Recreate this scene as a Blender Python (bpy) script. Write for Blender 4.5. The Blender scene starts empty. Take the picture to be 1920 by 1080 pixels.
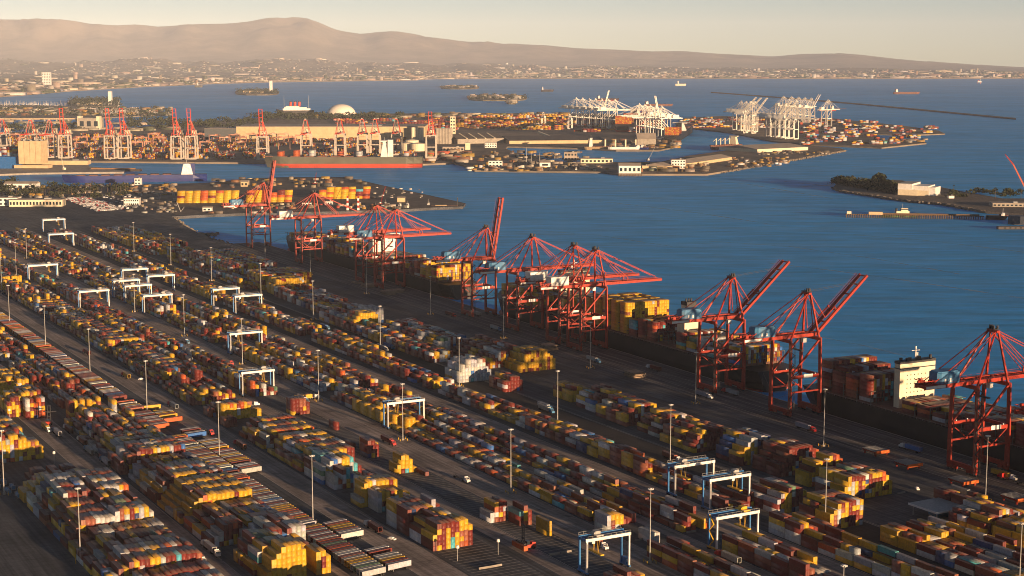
import bpy, math, random
import numpy as np
from mathutils import Vector, Matrix, noise as mnoise
from mathutils.geometry import tessellate_polygon
RND = random.Random(11)
sc = bpy.context.scene
COL = sc.collection
D2R = math.radians

# ------------------------------------------------------------------ camera
CAM_H, FPX, HORIZON, EARTH = 250.0, 3000.0, 110.0, 7.3e6      # metres, focal length in pixels of the 1920 frame
PITCH = math.atan((540 - HORIZON) / FPX)
cam = bpy.data.cameras.new('camera')
cam.sensor_width = 36.0; cam.lens = 36.0 * FPX / 1920.0
cam.clip_start = 1.0; cam.clip_end = 200000.0
camo = bpy.data.objects.new('camera', cam); COL.objects.link(camo)
camo.location = (0, 0, CAM_H); camo.rotation_euler = (math.pi / 2 - PITCH, 0, 0)
sc.camera = camo

# ------------------------------------------------------------------ sun, sky, exposure
AZ = math.atan((960 + 710) / FPX)                  # the container rows run this far left of the view axis
U = Vector((-math.sin(AZ), math.cos(AZ), 0))        # along the rows, away
V = Vector((math.cos(AZ), math.sin(AZ), 0))         # across the rows, to the water
SUN_EL = D2R(4.8)
sunh = (-U * math.cos(D2R(7)) + V * math.sin(D2R(7))).normalized()
SUNDIR = (sunh * math.cos(SUN_EL) + Vector((0, 0, 1)) * math.sin(SUN_EL)).normalized()
sun = bpy.data.lights.new('sun', 'SUN'); sun.energy = 5.0; sun.angle = D2R(0.5); sun.color = (1.0, 0.65, 0.37)
suno = bpy.data.objects.new('sun', sun); COL.objects.link(suno)
suno.rotation_euler = SUNDIR.to_track_quat('Z', 'Y').to_euler(); suno.location = SUNDIR * 3000
world = bpy.data.worlds.new('World'); sc.world = world; world.use_nodes = True
wn = world.node_tree; wn.nodes.clear()
sky = wn.nodes.new('ShaderNodeTexSky'); sky.sky_type = 'NISHITA'; sky.sun_disc = False
sky.sun_elevation = SUN_EL; sky.sun_rotation = math.atan2(SUNDIR.x, SUNDIR.y)
sky.altitude = 250; sky.air_density = 0.45; sky.dust_density = 0.22; sky.ozone_density = 0.5
bg = wn.nodes.new('ShaderNodeBackground'); bg.inputs[1].default_value = 0.05
wo = wn.nodes.new('ShaderNodeOutputWorld')
wn.links.new(sky.outputs[0], bg.inputs[0]); wn.links.new(bg.outputs[0], wo.inputs[0])
sc.view_settings.view_transform = 'Standard'; sc.view_settings.look = 'None'
sc.view_settings.gamma = 1.0; sc.view_settings.use_curve_mapping = False
sc.view_settings.exposure = 0.95
sc.render.engine = 'CYCLES'
sc.cycles.use_denoising = True; sc.cycles.filter_width = 1.0
sc.cycles.max_bounces = 5; sc.cycles.diffuse_bounces = 2; sc.cycles.glossy_bounces = 2
sc.cycles.volume_bounces = 1; sc.cycles.transmission_bounces = 2; sc.cycles.transparent_max_bounces = 4
sc.cycles.caustics_reflective = False; sc.cycles.caustics_refractive = False

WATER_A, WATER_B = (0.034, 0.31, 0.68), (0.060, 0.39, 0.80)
HAZE_D = 1.2e-5

# ------------------------------------------------------------------ where things stand
def drop(x, y): return (x * x + y * y) / (2 * EARTH)
CP, SP = math.cos(PITCH), math.sin(PITCH)
def ray(px, py):
    a = (px - 960) / FPX; b = -(py - 540) / FPX
    return a, CP + b * SP, -SP + b * CP
def G(px, py, h=0.0, curved=True):
    """the point of the ground (height h) seen at a pixel of the 1920x1080 photograph, with the fall of the earth's surface"""
    a, b, c = ray(px, py); t = (CAM_H - h) / -c
    for i in range(25):
        d = drop(a * t, b * t) if curved else 0
        t = (CAM_H - h + d) / -c
    return Vector((a * t, b * t, h - (drop(a * t, b * t) if curved else 0)))
def GF(px, py, h=0.0): return G(px, py, h, False)         # the terminal itself is built flat
def UV(u, v, z=0.0): return U * u + V * v + Vector((0, 0, z))
def touv(p): return p.dot(U), p.dot(V)
def proj(p, curved=False):
    x, y, z = p[0], p[1], p[2] - CAM_H
    d = y * CP - z * SP
    return 960 + FPX * x / d, 540 - FPX * (y * SP + z * CP) / d, d
ROT_U = AZ - math.pi / 2            # local x along -U (towards the camera), local y towards the water
Q = 0.0186                          # the quay turns this much off the rows
def rail_v(u): return 689 + Q * u   # landside crane rail
def quay_v(u): return 721 + 0.0195 * u

ORDW = ('zeroth first second third fourth fifth sixth seventh eighth ninth tenth eleventh twelfth thirteenth fourteenth fifteenth sixteenth '
        'seventeenth eighteenth nineteenth twentieth').split()
TENS = {20: 'twenty', 30: 'thirty', 40: 'forty', 50: 'fifty', 60: 'sixty', 70: 'seventy', 80: 'eighty', 90: 'ninety'}
def nth(n):
    if n <= 20: return ORDW[n]
    if n == 100: return 'hundredth'
    if n > 100: return 'hundred-and-' + nth(n - 100)
    if n % 10 == 0: return TENS[n][:-1] + 'ieth'
    return TENS[n // 10 * 10] + '-' + ORDW[n % 10]

# ------------------------------------------------------------------ materials
MATS = {}
def _nt(name):
    m = bpy.data.materials.new(name); m.use_nodes = True
    nt = m.node_tree; nt.nodes.clear()
    out = nt.nodes.new('ShaderNodeOutputMaterial'); p = nt.nodes.new('ShaderNodeBsdfPrincipled')
    nt.links.new(p.outputs[0], out.inputs[0])
    return m, nt, p
def _noise(nt, scale, detail=4, vec=None, rough=0.6):
    n = nt.nodes.new('ShaderNodeTexNoise'); n.inputs['Scale'].default_value = scale
    n.inputs['Detail'].default_value = detail; n.inputs['Roughness'].default_value = rough
    if vec is None: vec = nt.nodes.new('ShaderNodeNewGeometry').outputs['Position']
    nt.links.new(vec, n.inputs['Vector'])
    return n
def _range(nt, src, a, b, lo=0.3, hi=0.7):
    r = nt.nodes.new('ShaderNodeMapRange'); r.inputs['From Min'].default_value = lo; r.inputs['From Max'].default_value = hi
    r.inputs['To Min'].default_value = a; r.inputs['To Max'].default_value = b
    nt.links.new(src, r.inputs['Value']); return r
def _mul(nt, colsock, valsock):
    v = nt.nodes.new('ShaderNodeVectorMath'); v.operation = 'SCALE'
    nt.links.new(colsock, v.inputs[0]); nt.links.new(valsock, v.inputs['Scale']); return v
def _mix(nt, fac, a, b):
    m = nt.nodes.new('ShaderNodeMix'); m.data_type = 'RGBA'
    if hasattr(fac, 'is_linked'): nt.links.new(fac, m.inputs[0])
    else: m.inputs[0].default_value = fac
    for s, i in ((a, 6), (b, 7)):
        if hasattr(s, 'is_linked'): nt.links.new(s, m.inputs[i])
        else: m.inputs[i].default_value = (*s, 1)
    return m
def paint(name, rgb, rough=0.55, metal=0.0, var=0.22, scale=0.5, dirt=None, spec=0.35):
    """painted or plain surface: base colour, mottled by noise, with patches of dirt or rust"""
    if name in MATS: return MATS[name]
    m, nt, p = _nt(name)
    n = _noise(nt, scale); r = _range(nt, n.outputs[0], 1 - var, 1 + var)
    rgbn = nt.nodes.new('ShaderNodeRGB'); rgbn.outputs[0].default_value = (*rgb, 1)
    c = rgbn.outputs[0]
    if dirt:
        n2 = _noise(nt, scale * 0.37, 6); f = _range(nt, n2.outputs[0], 0, 0.55, 0.48, 0.75)
        c = _mix(nt, f.outputs[0], c, dirt).outputs[2]
    nt.links.new(_mul(nt, c, r.outputs[0]).outputs[0], p.inputs['Base Color'])
    p.inputs['Roughness'].default_value = rough; p.inputs['Metallic'].default_value = metal
    p.inputs['Specular IOR Level'].default_value = spec
    MATS[name] = m; return m
def attr_paint(name, objcol, rough=0.5, var=0.2):
    """colour from the object or from the mesh's colour attribute, weathered by noise"""
    m, nt, p = _nt(name)
    if objcol: c = nt.nodes.new('ShaderNodeObjectInfo').outputs['Color']
    else:
        a = nt.nodes.new('ShaderNodeVertexColor'); a.layer_name = 'Col'; c = a.outputs[0]
    n = _noise(nt, 0.9, 5); r = _range(nt, n.outputs[0], 1 - var, 1 + var)
    n2 = _noise(nt, 0.35, 6); f = _range(nt, n2.outputs[0], 0, 0.5, 0.5, 0.8)
    c2 = _mix(nt, f.outputs[0], c, (0.10, 0.065, 0.045))
    gn = nt.nodes.new('ShaderNodeNewGeometry'); sz = nt.nodes.new('ShaderNodeSeparateXYZ'); nt.links.new(gn.outputs['True Normal'], sz.inputs[0])
    n3 = _noise(nt, 0.22, 4); g1 = _range(nt, n3.outputs[0], 0.35, 0.75, 0.3, 0.7); g2 = _range(nt, sz.outputs[2], 0, 1, 0.5, 0.9)
    roof_dim = nt.nodes.new('ShaderNodeMath'); roof_dim.operation = 'MULTIPLY'; nt.links.new(g1.outputs[0], roof_dim.inputs[0]); nt.links.new(g2.outputs[0], roof_dim.inputs[1])
    c3 = _mix(nt, roof_dim.outputs[0], c2.outputs[2], (0.11, 0.085, 0.068))           # roofs painted darker in place of a lower, grazing sun, patchy like grime
    nt.links.new(_mul(nt, c3.outputs[2], r.outputs[0]).outputs[0], p.inputs['Base Color'])
    p.inputs['Roughness'].default_value = rough; p.inputs['Specular IOR Level'].default_value = 0.3
    MATS[name] = m; return m
def pavement_mat(name, rgb, streak=0.35, patch=0.3):
    """worn pavement: broad patches, tyre streaks along the rows, joints across"""
    m, nt, p = _nt(name)
    geo = nt.nodes.new('ShaderNodeNewGeometry').outputs['Position']
    mp = nt.nodes.new('ShaderNodeMapping'); mp.vector_type = 'POINT'; mp.inputs['Rotation'].default_value = (0, 0, -(math.pi / 2 + AZ))
    nt.links.new(geo, mp.inputs['Vector'])
    st = nt.nodes.new('ShaderNodeMapping'); st.inputs['Scale'].default_value = (0.012, 0.42, 1); nt.links.new(mp.outputs[0], st.inputs['Vector'])
    n1 = _noise(nt, 1.0, 4, st.outputs[0]); r1 = _range(nt, n1.outputs[0], 1 - streak, 1 + streak)
    n2 = _noise(nt, 0.03, 5); r2 = _range(nt, n2.outputs[0], 1 - patch, 1 + patch)
    n3 = _noise(nt, 0.6, 4); r3 = _range(nt, n3.outputs[0], 0.86, 1.14)
    sp = nt.nodes.new('ShaderNodeSeparateXYZ'); nt.links.new(mp.outputs[0], sp.inputs[0])
    w = nt.nodes.new('ShaderNodeMath'); w.operation = 'PINGPONG'; w.inputs[1].default_value = 3.3; nt.links.new(sp.outputs[0], w.inputs[0])
    jl = _range(nt, w.outputs[0], 0.72, 1.0, 0.15, 0.45)
    mm = None
    for r in (r1, r2, r3, jl):
        if mm is None: mm = r.outputs[0]; continue
        x = nt.nodes.new('ShaderNodeMath'); x.operation = 'MULTIPLY'; nt.links.new(mm, x.inputs[0]); nt.links.new(r.outputs[0], x.inputs[1]); mm = x.outputs[0]
    c = nt.nodes.new('ShaderNodeRGB'); c.outputs[0].default_value = (*rgb, 1)
    n4 = _noise(nt, 0.11, 6); f = _range(nt, n4.outputs[0], 0, 0.6, 0.58, 0.72)
    c2 = _mix(nt, f.outputs[0], c.outputs[0], (0.03, 0.028, 0.028))
    nt.links.new(_mul(nt, c2.outputs[2], mm).outputs[0], p.inputs['Base Color'])
    p.inputs['Roughness'].default_value = 0.9; p.inputs['Specular IOR Level'].default_value = 0.15
    MATS[name] = m; return m
def terrain_mat(name, c1, c2, c3, s1, s2, rough=0.95):
    m, nt, p = _nt(name)
    n1 = _noise(nt, s1, 8, None, 0.65); n2 = _noise(nt, s2, 6, None, 0.7)
    a = _mix(nt, _range(nt, n1.outputs[0], 0, 1, 0.38, 0.62).outputs[0], c1, c2)
    b = _mix(nt, _range(nt, n2.outputs[0], 0, 1, 0.5, 0.72).outputs[0], a.outputs[2], c3)
    nt.links.new(b.outputs[2], p.inputs['Base Color']); p.inputs['Roughness'].default_value = rough
    p.inputs['Specular IOR Level'].default_value = 0.1
    MATS[name] = m; return m
def water_mat():
    m, nt, p = _nt('water')
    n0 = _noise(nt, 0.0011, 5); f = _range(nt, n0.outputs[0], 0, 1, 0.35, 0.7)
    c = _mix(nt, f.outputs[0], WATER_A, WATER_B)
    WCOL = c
    p.inputs['IOR'].default_value = 1.13; p.inputs['Specular IOR Level'].default_value = 0.5
    geo = nt.nodes.new('ShaderNodeNewGeometry').outputs['Position']
    mp = nt.nodes.new('ShaderNodeMapping'); mp.inputs['Rotation'].default_value = (0, 0, D2R(20)); mp.inputs['Scale'].default_value = (0.25, 1.0, 1); nt.links.new(geo, mp.inputs['Vector'])
    rip = _noise(nt, 0.05, 5, mp.outputs[0], 0.7)
    mp2 = nt.nodes.new('ShaderNodeMapping'); mp2.inputs['Rotation'].default_value = (0, 0, D2R(14)); mp2.inputs['Scale'].default_value = (0.12, 1.0, 1); nt.links.new(geo, mp2.inputs['Vector'])
    sw = _noise(nt, 0.012, 3, mp2.outputs[0], 0.5)
    rr = _range(nt, sw.outputs[0], 0.42, 0.58, 0.3, 0.7); nt.links.new(rr.outputs[0], p.inputs['Roughness'])
    b1 = nt.nodes.new('ShaderNodeBump'); b1.inputs['Strength'].default_value = 0.55; b1.inputs['Distance'].default_value = 1.2
    nt.links.new(rip.outputs[0], b1.inputs['Height'])
    b2 = nt.nodes.new('ShaderNodeBump'); b2.inputs['Strength'].default_value = 0.5; b2.inputs['Distance'].default_value = 2.5
    nt.links.new(sw.outputs[0], b2.inputs['Height']); nt.links.new(b1.outputs[0], b2.inputs['Normal'])
    nt.links.new(b2.outputs[0], p.inputs['Normal'])
    mp3 = nt.nodes.new('ShaderNodeMapping'); mp3.inputs['Rotation'].default_value = (0, 0, D2R(17)); mp3.inputs['Scale'].default_value = (0.035, 1.0, 1); nt.links.new(geo, mp3.inputs['Vector'])
    sl = _noise(nt, 0.016, 6, mp3.outputs[0], 0.55); a1 = nt.nodes.new('ShaderNodeMath'); a1.operation = 'SUBTRACT'; a1.inputs[1].default_value = 0.5; nt.links.new(sl.outputs[0], a1.inputs[0])
    a2 = nt.nodes.new('ShaderNodeMath'); a2.operation = 'ABSOLUTE'; nt.links.new(a1.outputs[0], a2.inputs[0]); ridge = _range(nt, a2.outputs[0], 0.32, 0.0, 0.0, 0.010)
    big = _noise(nt, 0.0022, 3); msk = _range(nt, big.outputs[0], 0, 1, 0.5, 0.66); rm = nt.nodes.new('ShaderNodeMath'); rm.operation = 'MULTIPLY'; nt.links.new(ridge.outputs[0], rm.inputs[0]); nt.links.new(msk.outputs[0], rm.inputs[1])
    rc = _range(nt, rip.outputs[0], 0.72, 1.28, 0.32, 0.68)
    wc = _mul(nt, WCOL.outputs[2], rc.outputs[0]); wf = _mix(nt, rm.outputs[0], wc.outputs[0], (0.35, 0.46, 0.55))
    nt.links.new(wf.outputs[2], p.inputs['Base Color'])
    MATS['water'] = m; return m

# ------------------------------------------------------------------ mesh building
class MB:
    def __init__(s): s.v = []; s.f = []
    def box(s, c, sz, rz=0.0, taper=1.0):
        x, y, z = c; a, b, h = sz[0] / 2, sz[1] / 2, sz[2] / 2; n = len(s.v); cr, sr = math.cos(rz), math.sin(rz)
        for k in (-1, 1):
            t = taper if k > 0 else 1.0
            for i, j in ((-1, -1), (1, -1), (1, 1), (-1, 1)):
                p, q = i * a * t, j * b * t
                s.v.append((x + p * cr - q * sr, y + p * sr + q * cr, z + k * h))
        s.f += [(n, n + 3, n + 2, n + 1), (n + 4, n + 5, n + 6, n + 7), (n, n + 1, n + 5, n + 4), (n + 1, n + 2, n + 6, n + 5), (n + 2, n + 3, n + 7, n + 6), (n + 3, n, n + 4, n + 7)]
        return s
    def beam(s, p, q, w, h=None, w2=None, h2=None):
        p, q = Vector(p), Vector(q); h = h or w; w2 = w2 or w; h2 = h2 or h
        d = (q - p).normalized(); up = Vector((0, 0, 1)) if abs(d.z) < 0.95 else Vector((0, 1, 0))
        a = d.cross(up).normalized(); b = a.cross(d).normalized(); n = len(s.v)
        for c, ww, hh in ((p, w, h), (q, w2, h2)):
            for i, j in ((-1, -1), (1, -1), (1, 1), (-1, 1)):
                r = c + a * (i * ww / 2) + b * (j * hh / 2); s.v.append((r.x, r.y, r.z))
        s.f += [(n, n + 1, n + 2, n + 3), (n + 4, n + 7, n + 6, n + 5), (n, n + 4, n + 5, n + 1), (n + 1, n + 5, n + 6, n + 2), (n + 2, n + 6, n + 7, n + 3), (n + 3, n + 7, n + 4, n)]
        return s
    def cyl(s, p, q, r, n=8, r2=None):
        p, q = Vector(p), Vector(q); r2 = r if r2 is None else r2
        d = (q - p).normalized(); up = Vector((0, 0, 1)) if abs(d.z) < 0.95 else Vector((0, 1, 0))
        a = d.cross(up).normalized(); b = a.cross(d).normalized(); k = len(s.v)
        for c, rr in ((p, r), (q, r2)):
            for i in range(n):
                t = 2 * math.pi * i / n; w = c + (a * math.cos(t) + b * math.sin(t)) * rr; s.v.append((w.x, w.y, w.z))
        for i in range(n):
            j = (i + 1) % n; s.f.append((k + i, k + n + i, k + n + j, k + j))
        s.f.append(tuple(k + i for i in range(n))); s.f.append(tuple(k + n + n - 1 - i for i in range(n)))
        return s
    def prism(s, pts, z0, z1, zf=None):
        """upright prism over a polygon (any outline); zf gives a ground fall per point"""
        a = sum(pts[i][0] * pts[(i + 1) % len(pts)][1] - pts[(i + 1) % len(pts)][0] * pts[i][1] for i in range(len(pts)))
        if a < 0: pts = pts[::-1]
        n = len(s.v); m = len(pts)
        for z in (z0, z1):
            for p in pts: s.v.append((p[0], p[1], z - (zf(p[0], p[1]) if zf else 0)))
        for i in range(m):
            j = (i + 1) % m; s.f.append((n + i, n + j, n + m + j, n + m + i))
        if m <= 4: s.f.append(tuple(n + m + i for i in range(m)))
        else:
            for t in tessellate_polygon([[Vector((p[0], p[1], 0)) for p in pts]]):
                q = [pts[i] for i in t]
                o = (q[1][0] - q[0][0]) * (q[2][1] - q[0][1]) - (q[2][0] - q[0][0]) * (q[1][1] - q[0][1])
                t = t if o > 0 else t[::-1]
                s.f.append(tuple(n + m + i for i in t))
        return s
    def gable(s, c, sz, rz=0.0, rise=2.0):
        """gabled roof block: box footprint with a ridge along x"""
        x, y, z = c; a, b = sz[0] / 2, sz[1] / 2; cr, sr = math.cos(rz), math.sin(rz); n = len(s.v)
        for i, j, k in ((-a, -b, 0), (a, -b, 0), (a, b, 0), (-a, b, 0), (-a, 0, rise), (a, 0, rise)):
            s.v.append((x + i * cr - j * sr, y + i * sr + j * cr, z + k))
        s.f += [(n, n + 1, n + 5, n + 4), (n + 2, n + 3, n + 4, n + 5), (n, n + 4, n + 3), (n + 1, n + 2, n + 5), (n, n + 3, n + 2, n + 1)]
        return s
    def mesh(s, name, m=None):
        me = bpy.data.meshes.new(name); me.from_pydata(s.v, [], s.f); me.update()
        if m is not None: me.materials.append(m)
        return me
    def build(s, name, m, parent=None, loc=None, rz=None):
        return put(name, s.mesh(name, m), parent, loc, rz)
def put(name, me, parent=None, loc=None, rz=None, color=None):
    o = bpy.data.objects.new(name, me); COL.objects.link(o)
    if parent is not None: o.parent = parent
    if loc is not None: o.location = loc
    if rz is not None: o.rotation_euler = (0, 0, rz)
    if color is not None: o.color = (*color, 1)
    return o
def tag(o, label=None, cat=None, group=None, kind=None):
    if label: o['label'] = label
    if cat: o['category'] = cat
    if group: o['group'] = group
    if kind: o['kind'] = kind
    return o
def thing(name, label, cat, loc, rz=0.0, group=None, scale=1.0):
    e = bpy.data.objects.new(name, None); COL.objects.link(e); e.empty_display_size = 1
    e.location = loc; e.rotation_euler = (0, 0, rz)
    if scale != 1.0: e.scale = (scale,) * 3
    return tag(e, label, cat, group)
def copies(parts, parent):
    """link the meshes of a kind under a thing: parts = [(name, mesh, [(sub name, sub mesh)...])]"""
    for p in parts:
        o = put(p[0], p[1], parent)
        for q in (p[2] if len(p) > 2 else ()): put(q[0], q[1], o)
def soup(name, mat_, V_, F_, C_=None):
    """one mesh from numpy arrays (quads), with an optional point colour"""
    me = bpy.data.meshes.new(name); nv, nf = len(V_), len(F_)
    me.vertices.add(nv); me.vertices.foreach_set('co', np.asarray(V_, np.float32).ravel())
    me.loops.add(nf * 4); me.loops.foreach_set('vertex_index', np.asarray(F_, np.int32).ravel())
    me.polygons.add(nf); me.polygons.foreach_set('loop_start', np.arange(0, nf * 4, 4, dtype=np.int32))
    me.update(calc_edges=True)
    if C_ is not None:
        at = me.color_attributes.new('Col', 'FLOAT_COLOR', 'POINT')
        at.data.foreach_set('color', np.hstack([C_, np.ones((nv, 1))]).astype(np.float32).ravel())
    me.materials.append(mat_); return put(name, me)
def box_soup(B):
    """B rows: cx cy z0 sx sy sz angle r g b -> verts, quads, colours (no undersides)"""
    B = np.asarray(B, float); n = len(B)
    corner = np.array([(-.5, -.5, 0), (.5, -.5, 0), (.5, .5, 0), (-.5, .5, 0), (-.5, -.5, 1), (.5, -.5, 1), (.5, .5, 1), (-.5, .5, 1)])
    P = corner[None] * B[:, None, 3:6]
    c, s = np.cos(B[:, 6])[:, None], np.sin(B[:, 6])[:, None]
    X = P[:, :, 0] * c - P[:, :, 1] * s + B[:, None, 0]; Y = P[:, :, 0] * s + P[:, :, 1] * c + B[:, None, 1]; Z = P[:, :, 2] + B[:, None, 2]
    f = np.array([(4, 5, 6, 7), (0, 1, 5, 4), (1, 2, 6, 5), (2, 3, 7, 6), (3, 0, 4, 7)])
    F = (f[None] + (np.arange(n) * 8)[:, None, None]).reshape(-1, 4)
    return np.stack([X, Y, Z], 2).reshape(-1, 3), F, np.repeat(B[:, 7:10], 8, 0)

# ------------------------------------------------------------------ common materials
M_RED = paint('crane red paint', (0.32, 0.025, 0.010), 0.5, 0, 0.35, 0.6, (0.13, 0.016, 0.012))
M_WHITE = paint('white paint', (0.72, 0.71, 0.68), 0.5, 0, 0.12, 0.4, (0.45, 0.40, 0.33))
M_CREAM = paint('cream paint', (0.66, 0.58, 0.42), 0.6, 0, 0.12, 0.3)
M_BLUE = paint('gantry blue paint', (0.03, 0.17, 0.42), 0.45, 0, 0.2, 0.6, (0.08, 0.10, 0.13))
M_SKYBLUE = paint('machine house blue', (0.045, 0.17, 0.33), 0.5, 0, 0.2, 0.3, (0.18, 0.2, 0.2))
M_GREY = paint('galvanised grey', (0.34, 0.34, 0.33), 0.6, 0.0, 0.2, 0.8)
M_DARK = paint('dark steel', (0.035, 0.035, 0.04), 0.6, 0, 0.3, 0.8)
M_YEL = paint('safety yellow', (0.62, 0.36, 0.02), 0.55, 0, 0.15, 0.8)
M_ORANGE = paint('orange paint', (0.62, 0.13, 0.02), 0.55, 0, 0.15, 0.5)
M_GLASS = paint('dark glass', (0.02, 0.03, 0.04), 0.1, 0, 0.1, 1.0, None, 0.6)
M_RUBBER = paint('black rubber', (0.02, 0.02, 0.02), 0.8, 0, 0.2, 2.0)
M_CONC = paint('concrete', (0.30, 0.27, 0.23), 0.9, 0, 0.2, 0.2, (0.14, 0.12, 0.10))
M_TAN = paint('tan concrete', (0.52, 0.40, 0.24), 0.85, 0, 0.12, 0.1, (0.38, 0.28, 0.17))
M_ROOF = paint('warm grey roof', (0.34, 0.29, 0.24), 0.85, 0, 0.15, 0.06, (0.2, 0.17, 0.14))
M_WOOD = paint('timber piles', (0.12, 0.08, 0.05), 0.9, 0, 0.3, 0.5)
M_BOX = attr_paint('container paint', True)
M_BOXES = attr_paint('stacked container paint', False)
M_BARS = paint('locking bars', (0.30, 0.28, 0.26), 0.5, 0.3, 0.2, 1.0)
M_PAVE = pavement_mat('yard asphalt', (0.082, 0.086, 0.096), 0.45, 0.4)
M_LANE = pavement_mat('lane concrete', (0.27, 0.225, 0.20), 0.4, 0.35)
M_QUAY = pavement_mat('quay concrete', (0.12, 0.11, 0.108), 0.55, 0.25)
M_SHOAL = terrain_mat('harbour ground', (0.24, 0.195, 0.15), (0.15, 0.13, 0.11), (0.32, 0.265, 0.20), 0.006, 0.02)
M_ROCK = terrain_mat('rock armour', (0.20, 0.17, 0.14), (0.10, 0.09, 0.08), (0.28, 0.24, 0.19), 0.25, 0.12)
M_LINE = paint('road paint', (0.34, 0.31, 0.27), 0.8, 0, 0.35, 0.4, (0.12, 0.11, 0.1))
M_RAIL = paint('rail groove', (0.03, 0.028, 0.03), 0.7, 0, 0.3, 0.5)
M_LEAF = terrain_mat('foliage', (0.022, 0.032, 0.016), (0.042, 0.050, 0.024), (0.075, 0.07, 0.035), 0.15, 0.5)
M_BARK = paint('bark', (0.10, 0.07, 0.05), 0.95, 0, 0.3, 1.0)
M_WATER = water_mat()

# ================================================================== the setting: sea, land, hills
def sea():
    rings = [0] + [30 * 1.075 ** i for i in range(96)]
    rings = [r for r in rings if r < 30000] + [30000 + 1500 * i for i in range(36)]
    n = 120; vs = []; fs = []
    for r in rings:
        for k in range(n):
            a = 2 * math.pi * k / n; vs.append((r * math.cos(a), r * math.sin(a), -4 - r * r / (2 * EARTH)))
    for i in range(len(rings) - 1):
        for k in range(n):
            j = (k + 1) % n; fs.append((i * n + k, (i + 1) * n + k, (i + 1) * n + j, i * n + j))
    me = bpy.data.meshes.new('sea'); me.from_pydata(vs, [], fs[n:] if False else fs); me.update(); me.materials.append(M_WATER)
    tag(put('sea', me), 'blue rippled harbour and open sea', None, None, 'structure')
sea()

def land(name, pts, mat_, label, top=0.0, bottom=-9.0, flat=False):
    o = MB().prism([(p[0], p[1]) for p in pts], bottom, top, None if flat else drop).build(name, mat_)
    return tag(o, label, None, None, 'structure')
PX = lambda l, f=G: [f(x, y) for x, y in l]
# the terminal this side of the channel
T = [UV(u, quay_v(u)) for u in (-250, 600, 1400, 2085)]
T += PX([(473, 456), (437, 459), (402, 448), (372, 437), (343, 421), (322, 406), (400, 402), (470, 399), (600, 397), (745, 393), (815, 389), (868, 387),
         (873, 381), (800, 365), (720, 348), (650, 332), (540, 332), (470, 334), (385, 343), (300, 345), (120, 349), (-150, 352), (-600, 360)], GF)
T += [Vector((-1600, 1400, 0)), Vector((-1600, -700, 0)), Vector((900, -700, 0))]
ground = land('terminal_ground', T, M_PAVE, 'asphalt ground of the container terminal', 0, -9, True)
def strip(name, u0, u1, v0, v1, mat_, z=0.015, parent=None, q=0.0):
    pts = [UV(u0, v0 + q * u0), UV(u0, v1 + q * u0), UV(u1, v1 + q * u1), UV(u1, v0 + q * u1)]
    m = MB(); m.v = [(p.x, p.y, z) for p in pts]; m.f = [(0, 1, 2, 3)]
    o = m.build(name, mat_)
    if (Vector(m.v[1]) - Vector(m.v[0])).cross(Vector(m.v[2]) - Vector(m.v[0])).z < 0: o.data.flip_normals()
    if parent: o.parent = parent
    return o
for i, (a, b) in enumerate(((232.5, 250.5), (292.5, 297.5), (327, 348), (387.5, 398), (419.5, 446), (470.5, 479), (500.5, 520), (543.5, 556))):
    tag(strip('lane', 250, 2380, a, b, M_LANE), 'worn concrete lane between container rows', None, None, 'structure')
tag(strip('access_road', 250, 2300, 557, 579, M_RAIL if False else pavement_mat('dark road asphalt', (0.045, 0.043, 0.045), 0.2, 0.2), 0.015), 'dark asphalt road behind the quay stacks', None, None, 'structure')
apron = tag(strip('quay_apron', 300, 2083, 668, 721.0, M_QUAY, 0.015, None, 0.0193), 'streaked concrete apron under the quay cranes', None, None, 'structure')
for vv in (671.5, 676, 679.8, 683.5, 689.0, 693.0, 697.2, 701.5, 706, 714.8):
    w = 0.9 if vv in (689.0, 714.8) else 0.45
    strip('rail_groove' if vv in (689.0, 714.8) else 'lane_line', 300, 2080, vv - w / 2, vv + w / 2, M_RAIL if vv in (689.0, 714.8, 679.8, 697.2, 706) else M_LINE, 0.03, apron, 0.0190)
lines = MB()
for v in (346.2, 398.6, 437.0, 446.3, 479.3, 520.2, 579.6, 581.0, 250.8, 232.3, 327.2):
    a, b = UV(430, v - 0.22), UV(2350, v + 0.22)
    for u0 in range(430, 2350, 160):
        c = UV(u0 + 80, v, 0.034); lines.box((c.x, c.y, c.z), (159, 0.5, 0.01), AZ + math.pi / 2)
tag(lines.build('lane_marking', M_LINE), 'faint painted lines edging the lanes', None, None, 'structure')
slots = MB()
for u in range(640, 1130, 4):            # slot marks of the nearly empty block
    c = UV(u, 409.0, 0.03); slots.box((c.x, c.y, c.z), (19.0, 0.35, 0.008), AZ)
for u in range(640, 720, 4):
    c = UV(u, 366.0, 0.03); slots.box((c.x, c.y, c.z), (30.0, 0.35, 0.008), AZ)
tag(slots.build('slot_marking', M_LINE), 'faint painted container slots in the empty block', None, None, 'structure')
pp = MB(); pp.prism([(p.x, p.y) for p in PX([(330, 403), (470, 398.4), (600, 396.4), (745, 392.4), (866, 386.4), (870, 381.4), (800, 366), (720, 349.5), (650, 333.5), (540, 333.5), (470, 335.5), (385, 346), (290, 352), (250, 372), (300, 392)], GF)], .004, .02)
tag(pp.build('pier_pavement', terrain_mat('pier paving', (0.17, 0.15, 0.13), (0.115, 0.105, 0.095), (0.22, 0.19, 0.16), 0.02, 0.05)), 'worn paving of the tug pier', None, None, 'structure')
# quay wall fenders
fend = MB()
for u in np.arange(420, 2070, 14.0):
    c = UV(u, quay_v(u) + 0.55, -1.8); fend.box((c.x, c.y, c.z), (1.2, 1.1, 2.6), ROT_U - Q)
fo = fend.build('fender', M_RUBBER); fo.parent = ground; fo['kind'] = 'stuff'
coping = strip('coping', 300, 2084, 720.4 - 0.7, 721.0, M_LINE, 0.05, apron, 0.0195)

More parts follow.
